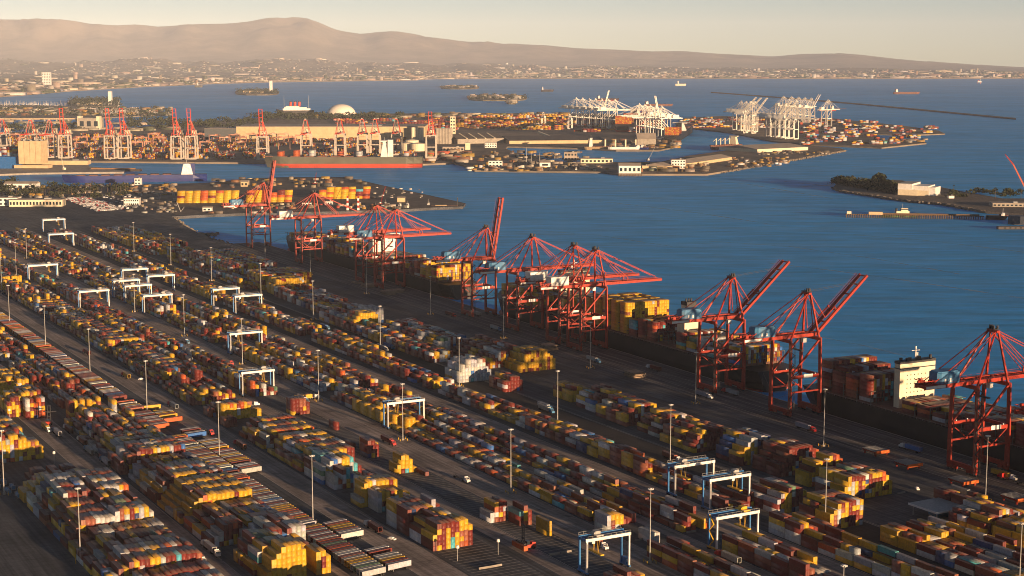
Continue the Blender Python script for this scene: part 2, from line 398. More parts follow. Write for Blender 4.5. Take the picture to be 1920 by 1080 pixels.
# the land across the channel
land('silo_wharf', PX([(-120, 300), (80, 303), (165, 307), (167, 312), (235, 318), (232, 322), (60, 324), (-120, 331)]), M_CONC, 'wharf under the tan silo block')
FT = PX([(-200, 303), (80, 301.5), (500, 305), (790, 307.5), (850, 305), (868, 309), (890, 319), (1130, 322), (1160, 326), (1325, 326), (1350, 322), (1586, 281.5), (1574, 277.5), (1490, 271), (1440, 270),
         (1400, 277), (1290, 292), (1240, 303), (1180, 304), (1050, 303), (965, 286), (948, 278), (952, 274.5), (1095, 278), (1155, 281.5), (1235, 281.5), (1262, 276), (1278, 268), (1276, 246),
         (1252, 238), (1240, 230), (1200, 216), (1120, 213), (960, 212), (860, 212), (700, 213), (620, 213.5), (560, 215), (470, 222), (330, 231), (250, 239), (150, 246), (0, 247), (-200, 247)])
land('far_terminal_ground', FT, M_SHOAL, 'made ground of the far container terminals')
PJ = PX([(1276, 237.5), (1370, 248.5), (1447, 264), (1520, 271), (1653, 276.5), (1737, 268), (1735, 266), (1655, 262), (1640, 251), (1700, 253), (1772, 250.5), (1760, 245), (1690, 235), (1613, 227.5), (1563, 222), (1450, 219), (1350, 217.5), (1282, 221)])
land('far_pier_ground', PJ, M_SHOAL, 'outer pier of the far container terminal')
MA = PX([(-200, 222), (0, 224), (130, 222.5), (200, 220), (322, 214.5), (326, 211), (250, 202.5), (205, 199), (120, 198), (0, 196), (-200, 197)])
land('marina_ground', MA, M_SHOAL, 'shore park around the marina')
land('wooded_point', PX([(1563, 350), (1580, 357), (1640, 366), (1700, 375), (1770, 381), (1850, 396), (1960, 404), (2100, 410), (2100, 372), (1960, 372), (1880, 372), (1800, 358), (1760, 350), (1690, 338), (1620, 336), (1575, 339)]), M_ROCK, 'rocky point with trees and a white building')
BW = PX([(1333, 172.4), (1480, 183.4), (1620, 195), (1760, 208), (1903, 221.4), (1905, 222.8), (1760, 209.2), (1620, 196.0), (1480, 184.2), (1333, 173.1)])
land('breakwater', BW, M_ROCK, 'long rock breakwater across the bay', 1.5)
# wakes and slicks on the water
def wake_mat():
    m, nt, p = _nt('wake'); geo = nt.nodes.new('ShaderNodeNewGeometry').outputs['Position']
    p.inputs['Base Color'].default_value = (0.30, 0.46, 0.60, 1); p.inputs['Roughness'].default_value = 0.5
    n = _noise(nt, 0.02, 5, geo, 0.7); f = _range(nt, n.outputs[0], 0.05, 0.65, 0.38, 0.6)
    nt.links.new(f.outputs[0], p.inputs['Alpha']); return m
M_WAKE = wake_mat()
def wake(pxs, w0, w1):
    pts = [G(x, y, -3.9) for x, y in pxs]; m = MB(); n = len(pts)
    for i, p in enumerate(pts):
        d = (pts[min(i + 1, n - 1)] - pts[max(i - 1, 0)]); s = Vector((-d.y, d.x, 0)).normalized(); w = w0 + (w1 - w0) * i / (n - 1)
        m.v += [tuple(p - s * w), tuple(p + s * w)]
        if i: k = 2 * i; m.f.append((k - 2, k, k + 1, k - 1))
    o = m.build('wake', M_WAKE); 
    if o.data.polygons[0].normal.z < 0: o.data.flip_normals()
    tag(o, 'faint pale wake line on the water', None, None, 'stuff')
wake([(1440, 493), (1560, 507), (1700, 526), (1800, 541), (1930, 561)], 2.0, 3.2); wake([(1010, 371), (1150, 380), (1300, 398), (1450, 421)], 1.5, 3.0); wake([(1330, 452), (1480, 462), (1640, 485), (1800, 514)], 1.2, 2.4)
wake([(1540, 632), (1620, 648), (1700, 668)], 1.2, 2.0); wake([(1500, 350), (1562, 346)], 9, 4); wake([(1470, 340), (1560, 349)], 3, 6); wake([(1600, 440), (1750, 452), (1930, 474)], 1.4, 2.6); wake([(1220, 330), (1400, 345), (1560, 372)], 2.0, 3.0); wake([(980, 430), (1120, 441), (1260, 462)], 1.0, 1.8)
# rock armour: individual boulders along the inlet shore and the pier edges
rocks = MB()
def rockline(pxs, f, n, s, jit):
    pts = [f(*p) for p in pxs]
    for i in range(len(pts) - 1):
        for k in range(n):
            p = pts[i].lerp(pts[i + 1], RND.random()); q = RND.uniform(0.5, 1.2) * s
            rocks.box((p.x + RND.uniform(-jit, jit), p.y + RND.uniform(-jit, jit), p.z - 1.6 + RND.uniform(-1.2, 0.8)), (q, q * RND.uniform(.6, 1), q * RND.uniform(.5, .8)), RND.uniform(0, 3), 0.7)
rockline([(473, 456), (437, 459), (402, 448), (372, 437), (343, 421), (322, 406)], GF, 70, 3.5, 6)
rockline([(372, 436), (407, 437)], GF, 60, 4.5, 5)
rockline([(1563, 350), (1580, 357), (1640, 366), (1700, 375), (1770, 381), (1850, 396)], G, 60, 5, 5)
rockline([(1350, 322), (1470, 302), (1586, 281.5)], G, 120, 5, 4)
tag(rocks.build('rock_armour', M_ROCK), 'boulders lining the shores', None, None, 'stuff')

# the coast, its plain and the mountains: one sheet in azimuth and distance
SKY = [(-500, 60), (-300, 52), (-100, 42), (0, 38), (40, 38.5), (90, 37), (150, 44), (210, 50), (260, 47.5), (300, 52), (330, 50), (370, 47), (430, 46), (470, 42), (495, 36.5), (515, 34), (537, 35.5), (555, 33), (578, 36), (597, 43), (615, 52), (640, 60),
       (680, 66), (705, 62.5), (740, 60), (770, 64.5), (800, 70), (840, 76), (880, 80), (908, 78.5), (950, 84), (1020, 86), (1080, 92), (1150, 94.5), (1220, 98), (1280, 97), (1340, 102), (1400, 105), (1450, 108), (1500, 103), (1560, 101.5), (1620, 106),
       (1680, 113), (1740, 118), (1800, 122), (1860, 126), (1920, 129), (2000, 132), (2300, 136), (2600, 140)]
COAST = [(-500, 215), (-300, 200), (-100, 186), (0, 181), (50, 177.5), (130, 170.5), (270, 162.5), (400, 157), (500, 154), (640, 152), (780, 150.2), (800, 148.2), (1000, 147.2), (1300, 147.2), (1500, 147.6), (1700, 147.6), (1850, 147.2), (1920, 147), (2300, 147), (2600, 147)]
def lerp(tab, x):
    for (a, b), (c, d) in zip(tab, tab[1:]):
        if x <= c: return b + (d - b) * (x - a) / (c - a)
    return tab[-1][1]
def coast_d(px):
    g = G(px, lerp(COAST, px)); return math.hypot(g.x, g.y)
def sky_z(px, py, d):
    a, b, c = ray(px, py); return CAM_H + c * d / math.hypot(a, b)
def hill_h(px, d):
    """height above the curved ground"""
    dc = coast_d(px); D1, D2 = 33000.0, 47000.0
    ys = lerp(SKY, px); a, b, c = ray(px, 400)
    z2 = sky_z(px, ys, D2) + D2 * D2 / (2 * EARTH)
    mid = 0.55 * ys + 0.45 * 128 + 7 * mnoise.noise(Vector((px * 0.006, 3.1, 0)))
    z1 = max(30.0, sky_z(px, mid, D1) + D1 * D1 / (2 * EARTH))
    pl = 4 + 50 * max(0, min(1, (d - dc) / 16000)) if d > dc + 60 else 4
    f1 = math.exp(-((d - D1) / 4200.0) ** 2); f2 = math.exp(-((d - D2) / 6500.0) ** 2) if d < D2 else 1.0
    rid = mnoise.multi_fractal(Vector((px * 0.018, d / 2600.0, 0.7)), 0.8, 2.1, 5)
    rug = 0.5 + 0.5 * min(1.6, rid)
    h = pl + f1 * z1 * 0.34 * rug + f2 * z2 * (0.98 if f2 > .97 else 0.55 + 0.43 * f2 * rug)
    return min(h, z2) if d < D2 else max(h, 5) * (1.0 if d <= D2 + 100 else max(0.15, 1 - (d - D2) / 14000))
PXS = [-500 + 14 * i for i in range(int(3100 / 14) + 1)]
DF = sorted(set([0.0, 20.0, 140.0, 400, 900, 1800, 3200, 5000, 7500] ))
vs = []; fs = []; rows = []
for px in PXS:
    dc = coast_d(px); a, b, c = ray(px, 140); L = math.hypot(a, b)
    ds = [dc + x for x in (0, 60, 140, 400, 1000, 2000, 3500)]
    far = [max(ds[-1] + 500 * (i + 1), 26500 + 500 * i) for i in range(46)] + [50500, 53000, 58000]
    ds += far
    for k, d in enumerate(ds):
        h = -1.0 if k == 0 else hill_h(px, d)
        vs.append((a / L * d, b / L * d, h - 0 - d * d / (2 * EARTH)))
    nk = len(ds)
for i in range(len(PXS) - 1):
    for k in range(nk - 1):
        fs.append((i * nk + k, (i + 1) * nk + k, (i + 1) * nk + k + 1, i * nk + k + 1))
me = bpy.data.meshes.new('hills'); me.from_pydata(vs, [], fs); me.update()
for p in me.polygons: p.use_smooth = True
def hills_mat():
    m, nt, p = _nt('plain and hills')
    geo = nt.nodes.new('ShaderNodeNewGeometry').outputs['Position']
    n1 = _noise(nt, 0.0016, 8, geo, 0.75); n2 = _noise(nt, 0.006, 5, geo, 0.7)
    a = _mix(nt, _range(nt, n1.outputs[0], 0, 1, 0.42, 0.6).outputs[0], (0.12, 0.115, 0.085), (0.25, 0.21, 0.16))
    b = _mix(nt, _range(nt, n2.outputs[0], 0, 1, 0.55, 0.7).outputs[0], a.outputs[2], (0.36, 0.30, 0.23))
    n3 = _noise(nt, 0.0007, 8, geo, 0.7)
    hc = _mix(nt, _range(nt, n3.outputs[0], 0, 1, 0.4, 0.6).outputs[0], (0.17, 0.145, 0.11), (0.27, 0.22, 0.165))
    sp = nt.nodes.new('ShaderNodeSeparateXYZ'); nt.links.new(geo, sp.inputs[0])
    f = _range(nt, sp.outputs[2], 0, 1, -20, 120)
    c = _mix(nt, f.outputs[0], b.outputs[2], hc.outputs[2])
    nt.links.new(c.outputs[2], p.inputs['Base Color']); p.inputs['Roughness'].default_value = 1.0; p.inputs['Specular IOR Level'].default_value = 0.05
    return m
me.materials.append(hills_mat())
tag(put('hills', me), 'coastal plain rising to hazy mountains', None, None, 'structure')
# the beach
bv = []; bf = []
M_SAND = paint('sand', (0.55, 0.43, 0.30), 0.95, 0, 0.12, 0.004)
for i, px in enumerate(range(-480, 1990, 15)):
    dc = coast_d(px); a, b, c = ray(px, 150); L = math.hypot(a, b)
    wdt = 260 if px < 350 else 150 if px < 800 else 90
    for d, h in ((dc - 25, -5.5), (dc + 30, 3.2), (dc + wdt, 6.0)):
        bv.append((a / L * d, b / L * d, h - d * d / (2 * EARTH)))
    if i: k = 3 * i; bf += [(k - 3, k, k + 1, k - 2), (k - 2, k + 1, k + 2, k - 1)]
me = bpy.data.meshes.new('beach'); me.from_pydata(bv, [], bf); me.update(); me.materials.append(M_SAND)
tag(put('beach', me), 'pale sand beach along the far shore', None, None, 'structure')

# ================================================================== containers of the yard
C_YEL, C_MAR, C_ORG, C_WHT, C_BLU, C_TEA, C_GRN, C_BRN, C_GRY, C_NAV = range(10)
CCOL = [(0.54, 0.315, 0.020), (0.15, 0.024, 0.019), (0.42, 0.085, 0.022), (0.48, 0.48, 0.47), (0.035, 0.13, 0.36), (0.07, 0.33, 0.38), (0.11, 0.20, 0.13), (0.25, 0.085, 0.05), (0.36, 0.38, 0.40), (0.025, 0.05, 0.15)]
CNAME = ['mustard yellow', 'maroon', 'orange red', 'white', 'blue', 'teal', 'green', 'brown', 'grey', 'navy blue']
PAL = {'rtg': (28, 34, 4, 12, 2, 1, 1, 9, 8, 1), 'mix': (29, 36, 4, 8, 2, 1, 1, 9, 9, 1), 'yel': (84, 9, 2, 2, 0, 0, 0, 2, 1, 0), 'wht': (6, 4, 2, 60, 5, 1, 0, 2, 18, 3), 'red': (14, 64, 7, 5, 1, 1, 0, 6, 2, 1), 'cool': (17, 34, 3, 20, 4, 2, 1, 8, 10, 3), 'warm': (48, 30, 7, 5, 0, 1, 0, 6, 3, 0)}
CL, CW = 12.6, 2.44
BAYS = {'L1': (14.2, 15.0), 'L2': (14.2, 15.0), 'M': (13.9, 14.7)}       # container length and bay pitch per block; the others 12.6 and 13.5
def bay_of(s): return BAYS.get(s, (12.6, 13.5))
REC = []              # every container: dict
def colour_of(rgb, r): 
    k = r.uniform(0.82, 1.15); return (rgb[0] * k * r.uniform(.95, 1.05), rgb[1] * k * r.uniform(.95, 1.05), rgb[2] * k * r.uniform(.9, 1.1))
def stack(strip_, u_near, v0, heights, pal='mix', pitch=2.56, nb=1, r=RND, q=0.0, sticky=0.5):
    """nb bays of columns; heights: list per column, or a function (bay, column)"""
    ncol = len(heights) if isinstance(heights, (list, tuple)) else heights[0]
    w = PAL[pal]; CLs, BAY = bay_of(strip_)
    for b in range(nb):
        prevcol = None
        u = u_near + b * BAY + CLs / 2 + r.uniform(-.15, .15)
        for c in range(ncol):
            h = heights[c]
            if callable(h): h = h(b, c)
            h = int(max(0, h)); z = 0.03; last = None
            if not h: continue
            half = r.random() < 0.03
            for t in range(h):
                if last is not None and r.random() < sticky * 0.6: k = last
                elif prevcol is not None and r.random() < sticky * 0.5: k = prevcol
                else: k = r.choices(range(10), w)[0]
                last = k; hh = 2.9 if r.random() < .6 else 2.59
                if half:
                    for s in (-1, 1):
                        kk = r.choices(range(10), w)[0]
                        REC.append(dict(s=strip_, u=u + s * 3.13, v=v0 + q * u + (c + .5) * pitch, z=z, L=6.06, W=CW, H=hh, k=kk, bay=round(u_near + b * BAY), col=c, t=t, n=h, half=s, rgb=colour_of(CCOL[kk], r)))
                else:
                    REC.append(dict(s=strip_, u=u, v=v0 + q * u + (c + .5) * pitch + r.uniform(-.025, .025), z=z, L=CLs, W=CW, H=hh, k=k, bay=round(u_near + b * BAY), col=c, t=t, n=h, half=0, rgb=colour_of(CCOL[k], r)))
                z += hh + 0.02
            prevcol = last
def dense(strip_, u0, u1, v0, ncol, lo, hi, pal='mix', pitch=2.85, gap=0.06, vary=1.1, seed=1, q=0.0, edge=0, run=(2, 6)):
    """a long block: heights wander along the row; gap = chance of a free bay; edge = how many columns step down at the left"""
    BAY = bay_of(strip_)[1]; r = random.Random(seed); u = u0; left = 0; prev = [None] * ncol; keep = 0.72
    while u < u1:
        if strip_ in ('R1', 'R2', 'R3', 'R4', 'M', 'L2') and any(abs(u + 6 - a) < 12 for a in (1098, 1335, 1572, 1810, 2050)): u += BAY; prev = [None] * ncol; continue
        if left <= 0:
            left = r.randint(*run); base = r.uniform(lo, hi); pl = pal
            if vary < .2: u += r.choice((2.5, 4.0, 7.0)); prev = [None] * ncol
            if (pal == 'mix' and r.random() < .4) or (pal == 'rtg' and r.random() < .15): pl = r.choice(('yel', 'red', 'red', 'cool', 'warm'))
            if r.random() < gap: u += BAY * r.choice((1, 1, 2)); prev = [None] * ncol
        hs = []
        for c in range(ncol):
            h = base + r.gauss(0, vary * 0.5)
            if c < edge: h -= (edge - c) * r.uniform(.5, 1.0)
            if r.random() < (0.05 if vary > .2 else 0.025): h -= r.randint(1, 3)
            h = max(0, min(6, round(h)))
            if prev[c] is not None and r.random() < keep: h = prev[c]
            prev[c] = h; hs.append(h)
        stack(strip_, u, v0, hs, pl, pitch, 1, r, q)
        u += BAY; left -= 1
# --- left block, near
dense('L1', 400, 905, 187, 18, 3.6, 5.6, 'mix', 2.56, 0.0, 0.12, 3, 0, 4, (2, 3))  # nearest bays are unseen, extended to shade the visible rows
stack('L1', 905, 190, [1, 2, 2, 3, 2, 2, 1, 2, 2], 'mix', 2.56, 2); stack('L1', 935, 200, [1, 2, 2, 2, 1, 2, 2, 1, 2, 2, 2, 1], 'red', 2.56, 2)
stack('L1', 1005, 180, [5, 5, 5, 5, 6, 6, 6, 5, 6, 6, 5, 5, 4, 4, 4, 3], 'warm', 2.56, 1); stack('L1', 1019, 176, [6, 6, 6, 6, 6, 6, 6, 6, 6, 6, 6, 6, 6, 5, 4], 'mix', 2.56, 2); dense('L1', 1046, 1085, 176, 16, 3, 5, 'cool', 2.56, 0, 1, 5)
stack('L1', 1121, 236, [5, 5, 4, 5, 5], 'red', 2.56, 1); stack('L1', 1134, 226, [4, 5, 5, 5, 6, 6, 6, 6, 6], 'warm', 2.56, 2); dense('L1', 1165, 1310, 208, 18, 2.6, 5, 'mix', 2.56, 0.1, 1.2, 7, 0, 3)
dense('L1', 1330, 1900, 205, 18, 1.5, 4, 'mix', 2.56, 0.15, 1.2, 8)
# --- second block from the left
dense('L2', 400, 650, 252, 16, 3.0, 4.4, 'mix', 2.56, 0.0, 0.4, 21, 0, 4, (2, 4)); stack('L2', 706, 258, [2, 4, 5, 6, 6, 6, 6, 5, 0, 0, 4, 4, 3], 'yel', 2.56, 1); stack('L2', 720, 256, [2, 4, 5, 5, 5, 5, 5, 5, 4, 3, 4, 4], 'mix', 2.56, 2); dense('L2', 766, 1000, 252, 16, 3.6, 5.6, 'mix', 2.56, 0.0, 0.12, 12, 0, 4, (2, 3))  # near end carried on out of view for its shadow
stack('L2', 742, 262, [0, 0, 3, 3, 4, 5, 5, 4, 5, 5, 5, 5], 'cool', 2.56, 2); dense('L2', 1000, 1090, 254, 16, 2.5, 5, 'mix', 2.56, 0, 1.2, 13, 0, 3)
stack('L2', 1103, 262, [5, 5, 4, 5, 3, 5, 4, 3], 'yel', 2.56, 1); dense('L2', 1130, 1900, 266, 11, 1, 4.2, 'mix', 2.56, 0.22, 1.3, 15)
# --- middle block
stack('M', 712, 350, [3, 5, 5, 5, 5, 5, 5, 5, 4], 'warm', 2.56, 1); stack('M', 726, 350, [3, 4, 4, 5, 5, 5, 5, 4], 'mix', 2.56, 1)
stack('M', 742, 350, [5, 5, 5, 5, 5, 5, 0, 3, 3, 2, 2], 'red', 2.56, 1); stack('M', 755, 350, [5, 5, 5, 5, 5, 5, 4, 4, 5, 4], 'mix', 2.56, 1)
stack('M', 790, 352, [0, 4, 4, 4, 4, 4, 4, 0, 2, 2, 1], 'cool', 2.56, 1); stack('M', 804, 350, [2, 5, 5, 5, 5, 5, 5, 5, 5, 0, 1, 2], 'warm', 2.56, 1); stack('M', 818, 358, [4, 4, 5, 4, 4, 4, 2, 2], 'cool', 2.56, 1)
stack('M', 846, 352, [3, 2, 4, 4, 3, 0, 2, 2], 'cool', 2.56, 1); stack('M', 860, 350, [4, 3, 5, 5, 5, 5, 5, 5, 4, 3, 2], 'cool', 2.56, 2); dense('M', 890, 1000, 350, 14, 3.6, 4.8, 'warm', 2.56, 0, 0.12, 17, 0, 3, (2, 4))
stack('M', 1030, 350, [2, 2, 2], 'cool', 2.56, 1); stack('M', 1052, 355, [4, 4, 4, 4, 4, 4, 4, 3, 2, 2, 2], 'yel', 2.56, 1); stack('M', 1066, 350, [2, 2, 3, 2], 'cool', 2.56, 1)
dense('M', 1095, 1330, 351, 13, 2.4, 4.6, 'mix', 2.56, 0.12, 1.0, 18, 0, 3, (2, 5)); dense('M', 1345, 1560, 352, 13, 2.5, 4.4, 'mix', 2.56, 0.05, 0.8, 19, 0, 2); dense('M', 1590, 2330, 352, 13, 1.2, 4, 'mix', 2.56, 0.2, 1.2, 20)
# --- rubber-tyred gantry blocks
for u, v, hs, p in ((742, 399.6, [2, 4, 4, 4], 'warm'), (729, 410.5, [3, 4, 3], 'red'), (706, 414.5, [3], 'yel'), (861, 399.6, [2, 4, 4, 3, 1], 'warm'), (905, 399.6, [4, 4, 3], 'red'), (918, 405, [3, 3, 2], 'yel'), (848, 412, [1], 'red'),
                    (1044, 403.4, [4, 4, 4, 4, 3], 'warm'), (986, 412, [2], 'red'), (935, 402, [1], 'red'), (615, 399.6, [2, 2, 3, 2, 2, 2], 'red')):
    stack('R1', u, v, hs, p, 2.62)
dense('R1', 1117, 2330, 399.8, 7, 1.0, 3.3, 'rtg', 2.9, 0.07, 1.3, 31)
stack('R2', 690, 441.5, [4, 4, 4, 4], 'warm', 2.62); dense('R2', 410, 650, 441.0, 7, 1.6, 3.2, 'rtg', 3.0, 0, 1.1, 32); stack('R2', 668, 455, [2, 2], 'wht', 2.62)  # gantry blocks run on unseen towards the camera, added for their shade
dense('R2', 705, 2330, 447.8, 7, 1.0, 3.2, 'rtg', 3.15, 0.07, 1.3, 33)
dense('R3', 400, 640, 480.4, 6, 1.2, 3.2, 'rtg', 3.2, 0, 1.1, 34); dense('R3', 677, 2330, 480.4, 6, 1.0, 3.2, 'rtg', 3.2, 0.06, 1.3, 35)
dense('R4', 400, 645, 521.2, 7, 1.2, 3, 'rtg', 3.1, 0, 1.1, 36); dense('R4', 700, 2320, 521.2, 7, 1.0, 3.4, 'rtg', 3.1, 0.07, 1.3, 37, 0.006)
stack('R4', 679, 545.8, [3, 4, 4, 5, 5, 5, 5, 4], 'cool', 2.56, 2); stack('R4', 642, 552, [3, 4, 5, 5, 5, 5, 5, 5, 5], 'warm', 2.56, 2)
# --- stacks behind the quay
QS = 0.02
for u, v, hs, p, n in ((681, 596, [3, 5, 5, 5, 5, 5, 5, 5, 5, 5, 5, 5, 4, 3], 'mix', 2), (716, 598, [3, 4, 5, 5, 5, 5, 6, 6, 6, 5], 'warm', 1), (742, 596, [3, 3, 4, 6, 6, 6, 6, 6, 6, 6, 5, 5], 'red', 2), (775, 592, [3, 4, 5, 6, 6, 5, 6, 6, 6, 5], 'cool', 2),
                     (816, 585, [2, 4, 4, 5, 4, 4, 5, 4, 5, 4, 4, 3, 4], 'mix', 3), (862, 588, [2, 3, 4, 4, 5, 5, 5, 5, 5, 4, 4, 3], 'warm', 2), (900, 586, [3, 3, 4, 4, 5, 5, 5, 5, 5, 5, 3], 'mix', 3), (948, 590, [3, 4, 4, 4, 4, 5, 5, 4, 5, 4], 'cool', 2),
                     (985, 592, [3, 4, 4, 4, 3, 3, 3], 'yel', 2), (1101, 612, [2, 3, 5, 6, 6, 6, 6, 6, 6, 6, 5, 4, 3], 'yel', 2), (1128, 596, [2, 3, 4, 4, 5, 5, 5, 5, 5, 6, 6, 5, 4, 4, 3], 'mix', 5), (1088, 551, [3, 5, 4, 6, 6, 6, 5, 6, 6, 4, 3], 'wht', 2),
                     (1040, 566, [3, 3, 4, 4, 4, 3], 'red', 2), (1205, 585, [2, 3, 4, 5, 5, 5, 5, 5, 5, 5, 4, 5], 'cool', 2), (1235, 583, [3, 4, 5, 5, 4, 5, 5, 5, 4, 5, 5, 5, 4], 'mix', 3), (1290, 586, [4, 5, 5, 4, 5, 5, 4, 5, 5, 5, 5, 4], 'cool', 2),
                     (1345, 570, [4, 5, 6, 6, 6, 6, 6, 6, 5], 'yel', 2), (1380, 596, [4, 5, 5, 5, 4, 5, 5], 'wht', 2), (1600, 583, [4, 6, 6, 6, 6, 6, 6, 6, 6, 6, 6, 6, 6, 5], 'yel', 2), (1640, 584, [6] * 22, 'warm', 4), (1740, 580, [5, 6] * 11, 'mix', 12)):
    stack('S', u, v - 14, hs, p, 2.56, n, RND, QS)
dense('S', 1420, 1590, 566, 16, 1.5, 4.4, 'mix', 2.56, 0.2, 1.0, 41, QS); dense('S', 1640, 1960, 555, 12, 1, 3.6, 'mix', 2.56, 0.15, 1.2, 42, QS); dense('S', 2010, 2330, 548, 22, 1, 3.5, 'mix', 2.56, 0.2, 1.2, 43, QS)
dense('S', 1160, 1420, 553, 8, 1.5, 4.5, 'mix', 2.56, 0.15, 1.2, 44, QS)
stack('S', 590, 612, [3, 4, 4, 4, 5, 5, 5, 5, 4, 4, 4, 4], 'mix', 2.56, 2); stack('S', 560, 614, [3, 4, 4, 4, 4, 4, 4, 4, 4], 'yel', 2.56, 2); stack('S', 622, 632, [4, 4, 4, 3, 3, 4], 'red', 2.56, 2); dense('S', 400, 612, 563, 17, 1.6, 3.6, 'mix', 2.56, 0, .6, 45)

# --- which ones show: exposed faces, in the frame, by size in the picture
OCC = {}
for i, c in enumerate(REC): OCC[(c['s'], c['bay'], round(c['v'] * 2), c['t'], c['half'])] = i
BYCELL = {}
for i, c in enumerate(REC): BYCELL.setdefault((round(c['u'] / 6.6), round(c['v'] / 2.6)), []).append(i)
def solid(u, v, z):
    for a in (-1, 0, 1):
        for b in (-1, 0, 1):
            for i in BYCELL.get((round(u / 6.6) + a, round(v / 2.6) + b), ()):
                c = REC[i]
                if abs(c['u'] - u) < c['L'] / 2 and abs(c['v'] - v) < c['W'] / 2 and c['z'] <= z <= c['z'] + c['H']: return True
    return False
def seen(p, c):
    """march from a point of the container towards the camera through the stacks"""
    u0, v0 = p[0], p[1]; z0 = p[2]
    w = UV(u0, v0, z0); d = Vector((0, 0, CAM_H)) - w; d.normalize(); du, dv, dz = d.dot(U), d.dot(V), d.z
    s = 0.5
    while z0 + dz * s < 18 and s < 75:
        if solid(u0 + du * s, v0 + dv * s, z0 + dz * s): return False
        s += 0.8
    return True
for c in REC:
    px, py, d = proj(UV(c['u'], c['v'], c['z'] + c['H'] / 2)); c['px'], c['py'] = px, py
    c['sc'] = 0
    if -5 < px < 1925 and 560 < py < 1085 and c['u'] < 1010:
        a = 0; L = c['L']
        for fu in (-.3, .3):
            if seen((c['u'] + fu * L, c['v'], c['z'] + c['H'] + .1), c): a += L * c['W'] * 0.26 / 2
            if seen((c['u'] + fu * L, c['v'] - c['W'] / 2 - .1, c['z'] + c['H'] * .6), c): a += L * c['H'] * 0.44 / 2
        if seen((c['u'] - L / 2 - .1, c['v'], c['z'] + c['H'] * .6), c): a += c['W'] * c['H'] * 0.8
        inside = min(1, (1083 - py) / 12.0) if py > 1071 else 1
        c['sc'] = a / d / d * max(0, inside)
best = sorted((i for i, c in enumerate(REC) if c['sc'] > 0), key=lambda i: -REC[i]['sc'])[:300]
HERO = set(best)
# one container: corner posts, rails and recessed corrugated panels; the doors with their locking bars are a part
def container_mesh(L, H):
    m = MB(); W = CW; x, y = L / 2, W / 2; e = 0.16
    m.box((0, 0, 0.08), (L, W, 0.16)); m.box((0, 0, H - 0.05), (L - .1, W - .1, 0.06))
    for i in (-1, 1):
        for j in (-1, 1): m.box((i * (x - .09), j * (y - .09), H / 2), (.18, .18, H))
        m.box((0, i * (y - .06), H - .08), (L - .36, .12, .16)); m.box((i * (x - .06), 0, H - .08), (.12, W - .36, .16))
    n = 14 if L > 8 else 7; st = (L - .4) / n
    for j in (-1, 1):                           # corrugation: alternating shallow ribs
        m.box((0, j * (y - .10), H / 2), (L - .36, .06, H - .3))
        for k in range(n): m.box((-x + .2 + (k + .5) * st, j * (y - .055), H / 2), (st * .5, .05, H - .34))
    m.box((x - .10, 0, H / 2), (.06, W - .36, H - .3))
    return m.mesh('container', M_BOX)
def door_mesh(L, H):
    m = MB(); x = L / 2
    for j in (-1, 1): m.box((x - .03, j * (CW / 4 - .03), H / 2), (.06, CW / 2 - .22, H - .36))
    return m.mesh('door', M_BOX)
def bar_mesh(L, H):
    m = MB(); x = L / 2 + .03
    for y in (-.85, -.35, .35, .85): m.box((x, y, H / 2), (.05, .06, H - .4))
    return m.mesh('locking_bars', M_BARS)
CM = {}
for L in (CL, 13.9, 14.2, 6.06):
    for H in (2.9, 2.59): CM[(L, H)] = (container_mesh(L, H), door_mesh(L, H), bar_mesh(L, H))
PLACE = {'L1': 'bottom-left tall block', 'L2': 'second tall block', 'M': 'middle block', 'R1': 'sparse striped block', 'R2': 'gantry block two', 'R3': 'gantry block three', 'R4': 'block along dark road', 'S': 'quayside stacks'}
TIER = ['ground', 'second', 'third', 'fourth', 'fifth', 'sixth', 'seventh']
bays = {}
for i in sorted(best): bays.setdefault(REC[i]['s'], set()).add(REC[i]['bay'])
cols = {}
for i in sorted(best): cols.setdefault((REC[i]['s'], REC[i]['bay']), set()).add(round(REC[i]['v'] * 2))
for i in sorted(best):
    c = REC[i]; nb = sorted(bays[c['s']]).index(c['bay']) + 1; nc = sorted(cols[(c['s'], c['bay'])]).index(round(c['v'] * 2)) + 1
    sz = '' if not c['half'] else ('short near ' if c['half'] < 0 else 'short rear ')
    lab = f"{sz}{CNAME[c['k']]} container, {TIER[c['t']]} tier, {nth(nc)} column, {nth(nb)} bay, {PLACE[c['s']]}"
    ms = CM[(c['L'], c['H'])]
    o = put('shipping_container', ms[0], None, UV(c['u'], c['v'], c['z']), ROT_U, c['rgb']); tag(o, lab, 'container', 'containers stacked in the yard')
    if c['sc'] > 0:
        d = put('door', ms[1], o, None, None, c['rgb']); put('locking_bars', ms[2], d)
BOXES = []            # all the others, and those on ships and far terminals: one mass
for i, c in enumerate(REC):
    if i in HERO: continue
    p = UV(c['u'], c['v'], c['z']); BOXES.append((p.x, p.y, p.z, c['L'], c['W'], c['H'], ROT_U, *c['rgb']))
def more_boxes(origin, rz, nx, ny, hs, pal='mix', px=12.6, py=2.5, L=12.2, seed=0, ph=2.65):
    """a block of containers: nx lengths along local x, ny across; hs(i, j) tiers"""
    r = random.Random(seed); cr, sr = math.cos(rz), math.sin(rz); w = PAL[pal]
    for i in range(nx):
        for j in range(ny):
            k = None
            for t in range(int(hs(i, j, r))):
                if k is None or r.random() < .65: k = r.choices(range(10), w)[0]
                x, y = (i - (nx - 1) / 2) * px, (j - (ny - 1) / 2) * py
                BOXES.append((origin[0] + x * cr - y * sr, origin[1] + x * sr + y * cr, origin[2] + t * ph, L, 2.44, ph - .04, rz, *colour_of(CCOL[k], r)))

